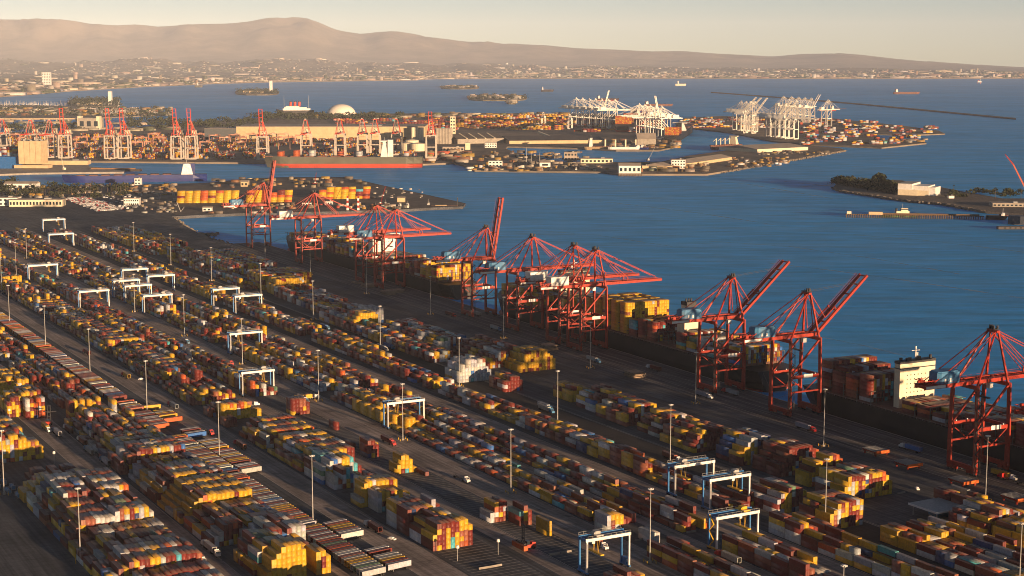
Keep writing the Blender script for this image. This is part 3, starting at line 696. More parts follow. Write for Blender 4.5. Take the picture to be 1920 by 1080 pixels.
# ================================================================== trailers on chassis
def trailer_parts():
    f = MB(); f.box((0, 0.55, 1.15), (13.4, .18, .3)); f.box((0, -.55, 1.15), (13.4, .18, .3))
    for x in (-6.2, -3, 0, 3, 6.2): f.box((x, 0, 1.15), (.25, 2.3, .22))
    w = MB()
    for x in (4.2, 5.5):
        for y in (-1.0, 1.0): w.cyl((x, y - .25, .5), (x, y + .25, .5), .5, 10)
    l = MB()
    for y in (-.7, .7): l.box((-3.6, y, .55), (.2, .2, 1.1))
    b = MB(); b.v = []
    return f.mesh('chassis', M_DARK), w.mesh('wheel_set', M_RUBBER), l.mesh('landing_leg', M_GREY)
TP = trailer_parts()
TB = {13.6: container_mesh(13.6, 2.8)}
trl = []
for u in np.arange(690, 1620, 3.75):
    if 1135 < u < 1150 or 1092 < u < 1106 or RND.random() < 0.08: continue
    if 1000 < u < 1050 and RND.random() < .5: continue
    trl.append((u, 306.5 + 0.004 * (u - 700)))
for u0, u1 in ((690, 722), (752, 776), (905, 990), (1010, 1032), (1062, 1085)):
    for u in np.arange(u0, u1, 3.75):
        if RND.random() > .12: trl.append((u, 322.0))
tcn = {'front': 0, 'rear': 0}
for u, v in sorted(trl):
    p = UV(u, v); px, py, d = proj(p)
    if px < -15: continue
    k = RND.choices(range(10), (14, 24, 8, 22, 2, 1, 2, 12, 14, 1))[0]; rgb = colour_of(CCOL[k], RND)
    side = 'front' if v < 315 else 'rear'; tcn[side] += 1
    o = thing('container_trailer', f"parked {CNAME[k]} container trailer, {nth(tcn[side])} from near end of the {side} trailer column", 'trailer', p, ROT_U + math.pi / 2 + D2R(8) + (math.pi if RND.random() < .0 else 0), 'trailers parked side by side')
    b = put('container', TB[13.6], o, (0, 0, 1.3), None, rgb)
    for nm, me_ in zip(('chassis', 'wheel_set', 'landing_leg'), TP): put(nm, me_, o)

# ================================================================== trucks, cars, lifting machines
def truck_meshes(paintm, suf):
    cab = MB(); cab.box((0, 0, 1.0), (6.2, 1.0, .35)); cab.box((2.2, 0, 2.15), (1.9, 2.4, 2.3)); cab.box((3.7, 0, 1.55), (1.6, 2.2, 1.2)); cab.box((.9, 0, 2.5), (.8, 2.3, 2.4))
    gl = MB(); gl.box((3.17, 0, 2.75), (.08, 2.1, .9))
    w = MB()
    for x in (3.5, -.7, -2.0):
        for y in (-1.0, 1.0): w.cyl((x, y - .2, .5), (x, y + .2, .5), .5, 10)
    return (('cab', cab.mesh('cab', paintm), (('windscreen', gl.mesh('windscreen', M_GLASS)),)), ('wheel_set', w.mesh('wheel_set', M_RUBBER)))
TK = {'white': truck_meshes(M_WHITE, 'w'), 'red': truck_meshes(paint('truck red', (0.5, .03, .03), .35), 'r'), 'blue': truck_meshes(M_SKYBLUE, 'b')}
def truck(px, py, cabc, k, head, label, tilt=0.0):
    """head: +1 driving towards the camera along the row, -1 away, or an angle"""
    p = GF(px, py); rz = ROT_U if head == 1 else ROT_U + math.pi if head == -1 else head
    o = thing('truck', label, 'truck', p, rz, 'trucks driving in the yard')
    copies(TK[cabc], o)
    s = put('chassis', TP[0], o, (-8.2, 0, 0)); put('wheel_set', TP[1], o, (-8.2, 0, 0), math.pi)
    o.children[-1].location = (-7.4, 0, 0)
    if k is not None: put('container', TB[13.6], o, (-8.2, 0, 1.3), None, colour_of(CCOL[k], RND))
for a in ((103, 812, 'blue', C_GRY, -1, 'grey container truck heading away in the left lane, tail end lit'), (150, 828, 'white', C_BRN, -1, 'brown container truck with white cab beside the tall left block'),
          (163, 846, 'blue', C_GRY, -1, 'pale container truck following the brown one in the left lane'), (193, 866, 'blue', C_WHT, -1, 'last white container truck in the left lane queue'), (124, 806, 'white', C_MAR, -1, 'dark maroon truck turning at the far end of the left lane'),
          (405, 1042, 'white', None, 1, 'empty chassis truck beside the second tall block'), (385, 1026, 'white', C_WHT, -1, 'truck with white container end standing beside the second block'),
          (475, 762, 'white', C_BRN, ROT_U + math.pi / 2 - .1, 'white cab truck crossing in front of the blue gantry'), (588, 748, 'white', C_YEL, ROT_U + math.pi / 2, 'white cab truck with yellow container by the four-high stack'),
          (690, 738, 'white', C_ORG, ROT_U + math.pi / 2, 'white cab truck pulling an orange container across the rows'), (262, 772, 'white', C_YEL, ROT_U - math.pi / 2, 'white cab truck with yellow container near the trailer row'),
          (322, 783, 'red', C_YEL, ROT_U + .6, 'red cab truck with a tilted yellow container'), (395, 815, 'red', None, 1, 'red tractor parked by the trailer row'), (1030, 770, 'blue', C_GRY, 1, 'grey box truck on the quay apron'),
          (735, 655, 'blue', C_BLU, 1, 'blue container truck between quayside stacks'), (1222, 768, 'white', C_WHT, 1, 'white container truck on the apron behind the crane'), (1258, 785, 'blue', C_MAR, 1, 'dark truck second in line on the apron'),
          (1895, 900, 'white', C_YEL, 1, 'yellow container truck under the right-hand crane'), (1800, 960, 'white', C_YEL, 1, 'truck with yellow container beside the flat canopy'), (905, 660, 'white', C_YEL, 1, 'yellow container truck on the far apron')):
    truck(*a)
rt = random.Random(88); lanes = (('the left lane', 241, 1), ('the wide lane', 338, -1), ('the lane of gantry two', 428, 1), ('the lane of gantry three', 474, -1), ('the dark road', 566, 1), ('the apron inner lane', 676, 1), ('the apron outer lane', 700, -1))
for ln, v, hd in lanes:
    for i in range(6):
        u = 640 + i * 150 + rt.uniform(-45, 45) + (120 if v in (241,) else 0); w = UV(u, v + (Q * u if v > 600 else 0) + rt.uniform(-1, 1)); px, py, dd = proj(w)
        if not (5 < px < 1915 and py < 1070): continue
        k = rt.choice((C_YEL, C_MAR, C_WHT, C_GRY, None, C_BRN, C_BLU)); cabc = rt.choice(('white', 'white', 'blue', 'red'))
        truck(px, py, cabc, k, hd, ('empty' if k is None else CNAME[k]) + ' truck with %s cab, %s along %s' % (cabc, nth(i + 1), ln))
def car_meshes(m):
    b = MB(); b.box((0, 0, .65), (4.5, 1.8, .7)); b.box((-.2, 0, 1.25), (2.4, 1.6, .55), 0, .85)
    w = MB()
    for x in (1.4, -1.4):
        for y in (-.8, .8): w.cyl((x, y - .12, .34), (x, y + .12, .34), .34, 8)
    return (('body', b.mesh('body', m)), ('wheel_set', w.mesh('wheel_set', M_RUBBER)))
CARW = car_meshes(M_WHITE); CARD = car_meshes(M_DARK)
for px, py, ang, lab in ((735, 1012, ROT_U + .4, 'white pickup alone on the wide lane'), (265, 712, 0.3, 'white van beside the trailer row'), (1720, 918, ROT_U - .5, 'white car parked near the flat canopy'), (875, 715, 1.0, 'white van among the quay stacks'), (1800, 878, ROT_U, 'car with lights on the apron'), (1816, 876, ROT_U, 'second car with lights on the apron'), (113, 699, .2, 'white pickup beside far left stacks'), (392, 716, ROT_U, 'yellow-lit service car below the gantry')):
    o = thing('car', lab, 'car', GF(px, py), ang, 'cars in the yard'); copies(CARW, o)
def loader(px, py, rz, k, label, lift):
    o = thing('container_loader', label, 'container loader', GF(px, py), rz)
    b = MB(); b.box((-2.5, 0, 1.7), (6.5, 3.0, 1.6)); b.box((-4.6, 0, 2.9), (2.0, 2.9, 1.2)); b.build('body', paint('loader red', (0.5, .05, .03), .5), o)
    MB().box((-1.6, 0, 3.4), (1.8, 1.8, 1.9)).build('cab', M_GLASS, o)
    m = MB(); m.box((1.0, -1.0, 7), (.5, .4, 13.0)); m.box((1.0, 1.0, 7), (.5, .4, 13.0)); m.box((1.0, 0, 13.3), (.5, 2.6, .5)); m.box((1.0, 0, 6), (.4, 2, .4)); m.build('mast', M_DARK, o)
    MB().box((2.4, 0, lift + 3.1), (1.4, 9.0, .45)).box((1.6, 0, lift + 3.0), (.8, 2.2, 1.2)).build('spreader', M_DARK, o)
    for x in (.8, -4.2):
        for y in (-1.5, 1.5): MB().cyl((x, y - .4, .9), (x, y + .4, .9), .9, 12).build('wheel', M_RUBBER, o)
    if k is not None:
        c = put('shipping_container', CM[(CL, 2.59)][0], None, None, None, colour_of(CCOL[k], RND))
        w = GF(px, py) + Matrix.Rotation(rz, 3, 'Z') @ Vector((2.9, 0, lift)); c.location = w; c.rotation_euler = (0, 0, rz + math.pi / 2)
        tag(c, CNAME[k] + ' container hanging from ' + label.split(',')[0], 'container', 'containers stacked in the yard')
loader(984, 1030, ROT_U - math.pi / 2, C_ORG, 'container loader with black mast on the striped block, carrying a box', 1.2)
loader(92, 797, ROT_U + 2.6, None, 'red container loader facing the tall left stack', 6.0)
loader(140, 772, ROT_U + 2.2, None, 'dark container loader between the left blocks', 7.0)

# ================================================================== light masts
def mast_parts():
    a = MB().cyl((0, 0, 0), (0, 0, 38), .34, 8, .16).mesh('pole', M_GREY)
    h = MB(); h.cyl((0, 0, 37.6), (0, 0, 38.3), .7, 8)
    for k in range(8):
        t = k * math.pi / 4; h.box((1.2 * math.cos(t), 1.2 * math.sin(t), 37.9), (.6, .5, .4), t)
    h = h.mesh('lamp_ring', M_WHITE)
    b = MB(); b.box((0, 0, .6), (1.6, 1.6, 1.2)); b = b.mesh('base', M_CONC)
    g = MB()
    for x in (-2.4, 2.4):
        for y in (-2.4, 2.4): g.cyl((x, y, 0), (x, y, 1.5), .22, 6)
        g.box((x, 0, 1.2), (.2, 4.8, .25))
    g = g.mesh('guard_rail', M_YEL)
    return (('pole', a), ('lamp_ring', h), ('base', b), ('guard_rail', g))
MP = mast_parts()
MROW = {'between the trailers': [(788, 315), (944, 315.5), (1101, 315.5), (1256, 315), (1394, 312), (1540, 312), (1690, 312)], 'beside the tall left block': [(783, 188), (930, 181)], 'along the empty striped block': [(502, 440), (643, 437), (790, 439), (939, 440), (1080, 438), (1245, 438), (1400, 438), (1560, 438)],
        'along the dark road': [(510, 553), (647, 553), (800, 558), (927, 552), (1077, 553), (1252, 566), (1428, 575), (1580, 578), (1740, 578), (1900, 580), (2060, 580)], 'on the quay apron': [(644, 668), (790, 672), (938, 676), (1090, 680), (1246, 685), (1401, 688), (1560, 690), (1730, 694), (1890, 698)],
        'in the far left rows': [(1330, 240), (1480, 240), (1760, 350), (1900, 395), (2050, 440)]}
for row, l in MROW.items():
    for i, (u, v) in enumerate(l):
        o = thing('light_mast', f"tall grey light mast {row}, {nth(i + 1)} from the near end", 'light mast', UV(u, v, 0.0), 0.3, 'light masts of the yard'); copies(MP, o)
for px, py, lab in ((7, 805, 'low white lamp post at the left frame edge, nearer one'), (18, 788, 'low white lamp post beside the far left stack'), (102, 870, 'low white lamp post by the tank containers'), (858, 1052, 'low lamp post left of the pair near the blue container'), (934, 1040, 'low lamp post right of the pair near the blue container')):
    o = thing('lamp_post', lab, 'lamp post', GF(px, py), 0, 'low lamp posts')
    MB().cyl((0, 0, 0), (0, 0, 7), .14, 6).build('pole', M_GREY, o); MB().cyl((0, 0, 6.8), (0, 0, 8.2), .9, 8, .7).build('lamp_head', M_WHITE, o)

# ================================================================== ship-to-shore cranes
CRC = {}
def crane_meshes(key, boom, mm, house, detail):
    """local x along the rail, y towards the water, z up; landside rail at y = 0"""
    if key in CRC: return CRC[key]
    g, s, gz, ap = 26.0, 11.0, 55.0, 86.0
    M1, M2, MH, MBM = (*mm, mm[1]) if len(mm) == 3 else mm           # lower steel, upper steel, house, boom
    P = []
    def add(nm, mb, m, subs=()): P.append((nm, mb.mesh(nm, m), tuple((n, b.mesh(n, k)) for n, b, k in subs)))
    for i in (-1, 1):
        for j, y in (('l', 0.0), ('w', g)):
            leg = MB(); leg.beam((i * s, y, 3.5), (i * s, y, 30), 3.6, 1.15, 3.1, 1.0); leg.beam((i * s, y, 30), (i * (s - .8), y, gz), 2.9, .95)
            add('leg', leg, M1)
        y0 = -1.5
        pb = MB(); pb.beam((i * (s - .4), 1.2, 28.6), (i * (s - .4), g - 1.2, 28.6), 1.7, 2.3); add('portal_beam', pb, M1)
        db = MB(); db.beam((i * (s - .6), 1.0, 30), (i * (s - .9), g - 1.0, gz - 1.5), 1.1, 1.2); add('diagonal_brace', db, M1)
        if detail:
            lb = MB(); lb.beam((i * (s - .2), 1.2, 18), (i * (s - .2), g - 1.2, 18), .9, 1.1); lb.beam((i * (s - .2), 1.2, 27.2), (i * (s - .2), g / 2, 18.3), .5); lb.beam((i * (s - .2), g - 1.2, 27.2), (i * (s - .2), g / 2, 18.3), .5); add('lower_strut', lb, M1)
    for y in (0.0, g):
        sb = MB(); sb.box((0, y, 4.6), (2 * s + 1.0, 1.9, 2.6))
        bog = tuple(('bogie', MB().box((x, y, 2.2), (3.8, 1.3, 1.8)), M1) for x in (-s + .5, -s + 5.0, s - 5.0, s - .5))
        wh = MB()
        for x in (-s + .5, -s + 5.0, s - 5.0, s - .5):
            for k in (-1.2, 1.2): wh.cyl((x + k, y - .3, .7), (x + k, y + .3, .7), .68, 8)
        add('sill_beam', sb, M1, ((*bog, ('wheel_set', wh, M_DARK)) if detail else ()))
        tb = MB(); tb.box((0, y, gz - .8), (2 * s, 1.7, 2.2)); add('top_cross_beam', tb, M1)
        if y > 0: mb_ = MB(); mb_.box((0, y, 28.6), (2 * s - 2, 1.4, 2.0)); add('portal_cross_beam', mb_, M1)
    for i in (-1, 1):
        gb = MB(); gb.box((i * 4.0, (-36 + g + 1) / 2, gz + 1.7), (1.5, 36 + g + 1, 2.5)); add('main_girder', gb, M2)
    ct = MB()
    for y in (-35, -26, -12, 8, 20): ct.box((0, y, gz + 1.7), (6.6, 1.0, 1.6))
    add('girder_tie', ct, M2)
    # rear machinery: drums, frames, catwalks
    if detail:
        rm = MB()
        for k in range(9): rm.box((RND.uniform(-4, 4), RND.uniform(-36, -27), gz + 3.6 + RND.uniform(0, 1.6)), (RND.uniform(.6, 2.4), RND.uniform(.6, 2.4), RND.uniform(.6, 2.2)))
        rm.beam((-4.5, -36, gz + 5.5), (4.5, -36, gz + 5.5), .3); rm.beam((-4.5, -27.5, gz + 5.5), (-4.5, -36, gz + 5.5), .3); rm.beam((4.5, -27.5, gz + 5.5), (4.5, -36, gz + 5.5), .3)
        add('rear_machinery', rm, M2)
        sg = MB(); sg.box((5.0, -28, gz + 1.7), (.3, 15, 1.7)); sg.box((-5.0, -28, gz + 1.7), (.3, 15, 1.7)); add('sign_board', sg, M_WHITE)
        ps = MB(); ps.box((s + .8, g / 2 + 2, 29.0), (.25, 8.0, 2.6)); add('portal_sign', ps, M_WHITE)
    # machinery house
    hb = MB(); hb.box((0, -17, gz + 6.6), (9.4, 17, 7.0)); roof = MB()
    if house == 'round':
        hb = MB(); pts = [(-5.2, -24), (-3.4, -26), (3.4, -26), (5.2, -24), (5.2, -10), (3.4, -8), (-3.4, -8), (-5.2, -10)]; hb.prism(pts, gz + 3.0, gz + 9.6); roof.prism([(x * .86, (y + 17) * .9 - 17) for x, y in pts], gz + 9.6, gz + 10.3)
    else: roof.box((0, -17, gz + 10.35), (9.8, 17.4, .5))
    dv = MB()
    for y in (-21, -17): dv.box((5.3, y, gz + 5), (.2, 1.2, 2.2))
    add('machinery_house', hb, MH, (('roof', roof, MH), ('roof_vent', dv, M_WHITE)) if detail else (('roof', roof, MH),))
    # A-frame and stays
    af = MB()
    for i in (-1, 1):
        af.beam((i * 9.0, g, gz), (i * 3.2, g - 4, ap), 1.3, 1.3, .9, .9); af.beam((i * 9.0, 1.0, gz), (i * 3.2, g - 6, ap), 1.0, 1.0, .8, .8)
    af.box((0, g - 5, ap), (8.6, 2.4, 1.4)); add('apex_frame', af, MBM)
    ah = MB(); ah.box((0, g - 5, ap + 1.3), (7, 4.6, .25))
    for k in range(8): ah.box((RND.uniform(-3, 3), g - 5 + RND.uniform(-2, 2), ap + 2.3), (RND.uniform(.4, 1.2), RND.uniform(.4, 1.2), RND.uniform(1.2, 3)))
    add('sheave_platform', ah, M_DARK if detail else M2)
    bs = MB()
    for i in (-1, 1):
        bs.beam((i * 3.4, g - 6, ap), (i * 4.2, -31, gz + 3), .42, .5); bs.beam((i * 2.6, g - 6, ap - .4), (i * 4.2, -12, gz + 3.2), .35, .45)
    add('backstay', bs, M2)
    # boom
    hy, hz = g + 1.4, gz + 1.7; a = D2R(boom); LB = 59.5
    def bp(x, d, h=0.0): return (x, hy + d * math.cos(a) - h * math.sin(a), hz + d * math.sin(a) + h * math.cos(a))
    for i in (-1, 1):
        bo = MB(); bo.beam(bp(i * 3.8, 0), bp(i * 3.8, LB), 1.4, 2.4, 1.2, 1.9)
        if detail: bo.beam(bp(i * 5.2, 1, 1.4), bp(i * 5.2, LB - 1, 1.4), .9, .12); bo.beam(bp(i * 5.6, 1, 2.4), bp(i * 5.6, LB - 1, 2.4), .12, .12)
        add('boom_girder', bo, MBM)
    for d in (1.5, 12, 24, 40, 50, LB - .8):
        bt = MB(); bt.beam(bp(-3.8, d), bp(3.8, d), .9, .9)
        if d == 24: bt.beam(bp(-3.8, d), bp(-3.8, d, 3.4), .7); bt.beam(bp(3.8, d), bp(3.8, d, 3.4), .7)
        add('boom_tie', bt, MBM)
    fs_ = MB()
    for i in (-1, 1):
        if boom < 20:
            fs_.beam((i * 3.2, g - 4, ap), bp(i * 3.8, 25, 3.2), .36, .45); fs_.beam((i * 3.4, g - 4, ap + .4), bp(i * 3.8, 53, 3.2), .45, .5); fs_.beam((i * 3.0, g - 4, ap - .5), bp(i * 3.8, 22, 2.6), .35)
        else:
            mid = Vector((i * 3.6, g + 3.2 + 8 * math.cos(a), gz + 9 + 6 * math.sin(a)))
            fs_.beam((i * 3.2, g - 4, ap), mid, .5, .5); fs_.beam(mid, bp(i * 3.4, 25, 3.0), .5, .5); fs_.beam((i * 2.6, g - 4, ap), (i * 3.2, g - 1, gz + 5), .45)
    add('forestay', fs_, M2)
    if 20 < boom < 70:
        rp = MB()
        for i in (-1, 1): rp.beam((i * 1.5, g - 4, ap + 1), bp(i * 2.5, 50, 1.5), .16)
        add('hoist_rope', rp, M_DARK)
    # trolley, cab, spreader, stairs
    tr = MB(); tr.box((0, 14, gz + .2), (7.0, 6, 1.2)); cb = MB(); cb.box((2.6, 17.5, gz - 2.2), (2.6, 3.0, 2.9)); sp = MB(); sp.box((0, 14, gz - 9), (12.2, 2.2, .7))
    for x in (-2, 2): sp.beam((x, 14, gz), (x, 14, gz - 9), .14)
    add('trolley', tr, M_DARK, (('cab', cb, M_WHITE), ('spreader', sp, M_DARK)))
    if detail:
        st = MB(); z = 4.0; k = 0
        while z < gz - 3:
            st.beam((s + 1.9, -2.2 if k % 2 else 1.8, z), (s + 1.9, 1.8 if k % 2 else -2.2, z + 3.4), .7, .25); st.box((s + 1.9, 1.8 if k % 2 else -2.2, z + 3.4), (1.3, 1.2, .15)); z += 3.4; k += 1
        for y in (-2.6, 2.2):
            for x in (s + 1.3, s + 2.5): st.box((x, y, gz / 2), (.14, .14, gz - 4))
        add('stair_tower', st, M_DARK)
        hr = MB()
        for i in (-1, 1):
            hr.box((i * 5.6, -6, gz + 4.0), (.1, 60, .1)); hr.box((i * 5.3, -6, gz + 2.95), (1.1, 60, .1))
            for y in range(-34, 26, 4): hr.box((i * 5.6, y, gz + 3.5), (.1, .1, 1.0))
        add('walkway', hr, M2)
        fl = MB()
        for i in (-1, 1):
            for y in (4, 13, 22): fl.box((i * (s - .4), y, 30.1), (.7, .7, .6))
        add('flood_lamp', fl, M_WHITE)
    CRC[key] = P; return P
def crane(name, label, p, rz, key, boom, mm, house='box', detail=True, scale=1.0, group=None):
    o = thing(name, label, 'crane', p, rz, group, scale); copies(crane_meshes(key, boom, mm, house, detail), o); return o
RW, RB = (M_RED, M_RED, M_WHITE), (M_RED, M_RED, M_SKYBLUE)
SHIPW = ('far end of the quay', )
for u, boom, hs, lab in ((2027, 80, 'b', 'red quay crane with its boom raised at the far end of the quay'), (1840, 0, 'w', 'red quay crane with white machine house, second from the far end'), (1646, 0, 'w', 'red quay crane with lowered boom, third from the far end'),
                         (1592, 0, 'b', 'red quay crane with lowered boom over the near part of the far ship'), (1374, 80, 'b', 'red quay crane with its boom raised upright in the middle of the quay'), (1280, 0, 'b', 'red quay crane with blue machine house right of the upright boom'),
                         (1203, 0, 'w', 'red quay crane with white machine house, left of the pair on the middle ship'), (1166, 0, 'w', 'red quay crane with white machine house, right of the pair on the middle ship'), (967, 41, 'b', 'red quay crane with half-raised boom by the yellow funnel'),
                         (877, 41, 'b', 'red quay crane with half-raised boom standing against open water'), (697, 0, 'b', 'red quay crane with lowered boom over the near ship'), (617, 0, 'w', 'red quay crane cut off by the right frame edge'), (520, 0, 'b', 'unseen red quay crane added for its shadow, first beyond the right frame edge'), (430, 0, 'w', 'unseen red quay crane added for its shadow, second beyond the right frame edge')):  # last two stand out of view, added to cast shadows up the quay
    k = 'r%s%d' % (hs, boom)
    crane('quay_crane', lab, UV(u, rail_v(u), 0.03), ROT_U - Q, k, boom, RB if hs == 'b' else RW, 'round' if hs == 'b' else 'box', True, 1.0, 'red quay cranes')

# ================================================================== rubber-tyred gantry cranes
RTC = {}
def rtg_meshes(sp_, kind):
    key = (round(sp_, 1), kind)
    if key in RTC: return RTC[key]
    P = []; h = 17.2; a = 3.4; W = sp_
    near, far = M_WHITE, M_BLUE
    def add(nm, mb, m, subs=()): P.append((nm, mb.mesh(nm, m), tuple((n, b.mesh(n, k)) for n, b, k in subs)))
    for x, m in ((a, near), (-a, far)):
        for y in (0, W): add('leg', MB().beam((x, y, 1.6), (x, y, h), .95, .85, .85, .8), m)
        add('main_girder', MB().box((x, W / 2, h + .8), (1.0, W + 1.6, 1.6)), m)
        rl = MB(); e = .95 if x > 0 else -.95
        for y in np.arange(0, W + .1, W / 9): rl.box((x + e, y, h + 2.3), (.09, .09, 1.1))
        rl.box((x + e, W / 2, h + 2.85), (.09, W, .09)); rl.box((x + e * .9, W / 2, h + 1.75), (.7, W + 1, .08)); add('handrail', rl, M_GREY)
    for y in (0, W):
        sb = MB(); sb.box((0, y, 1.5), (2 * a + 2.4, .9, .9)); w = MB()
        for x in (-a - .8, -a + .8, a - .8, a + .8): w.cyl((x, y - .3, .72), (x, y + .3, .72), .7, 10)
        tb = MB(); add('sill_beam', sb, M_BLUE if kind != 'y' else M_YEL, (('wheel_set', w, M_RUBBER),))
        add('end_tie', MB().box((0, y, h + .6), (2 * a - 1.0, .7, 1.0)), far)
    add('power_house', MB().box((0, W + .2, 3.6), (3.6, 1.8, 3.0)), M_BLUE if kind != 'w' else M_WHITE, (('vent', MB().box((1.85, W + .2, 3.8), (.1, 1.2, 1.4)), M_WHITE),))
    ty = W * (.72 if kind != 'b' else .3)
    t = MB(); t.box((0, ty, h + 2.2), (2 * a + .6, 4.0, .6)); t.box((0, ty, h + 3.2), (3.4, 3.0, 1.6)); t.cyl((-1.5, ty - 1.6, h + 3), (1.5, ty - 1.6, h + 3), .6, 8)
    s = MB(); s.box((0, ty, h - 7), (11.8, 2.0, .6)); [s.beam((x, y, h + 2), (x, ty, h - 7), .1) for x, y in ((-2, ty - 1), (2, ty - 1), (-2, ty + 1), (2, ty + 1))]
    add('trolley', t, M_GREY if kind != 'y' else M_YEL, (('cab', MB().box((1.5, ty - 2.9, h - .6), (1.9, 1.6, 2.3)), M_WHITE), ('spreader', s, M_YEL)))
    if kind == 'y':
        z = MB(); zz = 2.0; k = 0
        while zz < h - 1: z.beam((a - 1.5 if k % 2 else -a + 1.5, -.9, zz), (-a + 1.5 if k % 2 else a - 1.5, -.9, zz + 4.2), .8, .2); zz += 4.2; k += 1
        add('stair', z, M_YEL)
    else: add('ladder', MB().box((a + .7, 0, h / 2), (.12, .5, h - 2)), M_GREY)
    RTC[key] = P; return P
for u, v0, w, kind, lab in ((640, 398.0, 24.5, 'b', 'blue and white yard gantry nearest the camera at the bottom centre'), (1121, 394, 24.5, 'w', 'white yard gantry with blue rear legs over the row of orange and yellow boxes'), (1600, 394, 29, 'w', 'white yard gantry in the far left rows, lower one'), (1832, 395, 32, 'w', 'white yard gantry at the far left edge of the yard'),
                            (971, 444, 27, 'b', 'blue and yellow-lit yard gantry in the centre of the yard'), (1288, 443, 28, 'b', 'blue yard gantry above the long white row'), (1540, 442, 28, 'w', 'white yard gantry in front of the cluster of gantries'), (1617, 445, 27, 'b', 'blue yard gantry in the left of the cluster'), (1660, 445, 27, 'b', 'blue yard gantry at the back left of the cluster'),
                            (640, 476, 26, 'y', 'yellow and blue yard gantry with stairs, lower right'), (702, 517, 27, 'w', 'white yard gantry right of the pair at lower right'), (736, 517, 27, 'b', 'blue yard gantry left of the pair at lower right'), (1494, 520, 27, 'b', 'blue yard gantry beside the yellow stack'), (1549, 516, 27, 'b', 'blue yard gantry left of the yellow stack'),
                            (1680, 488, 28, 'w', 'white yard gantry at the right of the cluster'), (1745, 478, 28, 'w', 'white yard gantry at the top of the cluster'), (2150, 492, 32, 'w', 'white yard gantry near the top left, lower of the two'), (2350, 530, 31, 'w', 'white yard gantry at the top left end of the yard')):
    o = thing('yard_gantry', lab, 'gantry crane', UV(u + 3.4, v0, 0.02), ROT_U, 'yard gantries'); copies(rtg_meshes(w, kind), o)

# ================================================================== ships
def ship_hull(L, B, D, draft_z, fore=0.13, aft=0.06, transom=0.75, sheer=4.0, n=28, flare=0.25):
    """local x from stern (0) to bow (L), y across, keel line at draft_z; returns hull mesh builder and deck outline function"""
    m = MB(); sec = []
    for i in range(n + 1):
        t = i / n; x = L * t
        if t < aft: b = transom + (1 - transom) * math.sin(t / aft * math.pi / 2)
        elif t > 1 - fore: k = (t - (1 - fore)) / fore; b = max(0.02, (1 - k ** 2.2))
        else: b = 1.0
        k = max(0, (t - (1 - fore)) / fore); wl = b * (1 - flare * 2.2 * k if k else 1); wl = max(0.015, wl)
        if t < aft * 1.6: wl *= 0.45 + 0.55 * (t / (aft * 1.6))
        zt = draft_z + D + sheer * k ** 1.5
        sec.append((x, [(x - (5 * k), B / 2 * wl * 0.96, draft_z), (x, B / 2 * (wl * .5 + b * .5), draft_z + D * .45), (x + 2 * k, B / 2 * b, zt)]))
    for x, s in sec:
        for sx, sy, sz in s: m.v.append((sx, sy, sz))
        for sx, sy, sz in s: m.v.append((sx, -sy, sz))
    for i in range(n):
        a, b = i * 6, (i + 1) * 6
        for j in (0, 1):
            m.f.append((a + j, a + j + 1, b + j + 1, b + j)); m.f.append((a + 3 + j, b + 3 + j, b + 4 + j, a + 4 + j))
        m.f.append((a + 2, a + 5, b + 5, b + 2))
    m.f.append((0, 3, 4, 1)); m.f.append((1, 4, 5, 2)); k = n * 6; m.f.append((k, k + 1, k + 4, k + 3)); m.f.append((k + 1, k + 2, k + 5, k + 4))
    return m
M_HULL = paint('dark hull paint', (0.010, 0.011, 0.015), 0.5, 0, 0.3, 0.05, (0.07, 0.05, 0.045))
M_BOOT = paint('red boot topping', (0.34, 0.045, 0.03), 0.6, 0, 0.25, 0.1)
M_DECK = paint('ship deck', (0.16, 0.075, 0.055), 0.8, 0, 0.3, 0.1)
M_LASH = paint('lashing bridge steel', (0.12, 0.11, 0.10), 0.7, 0, 0.3, 0.4)
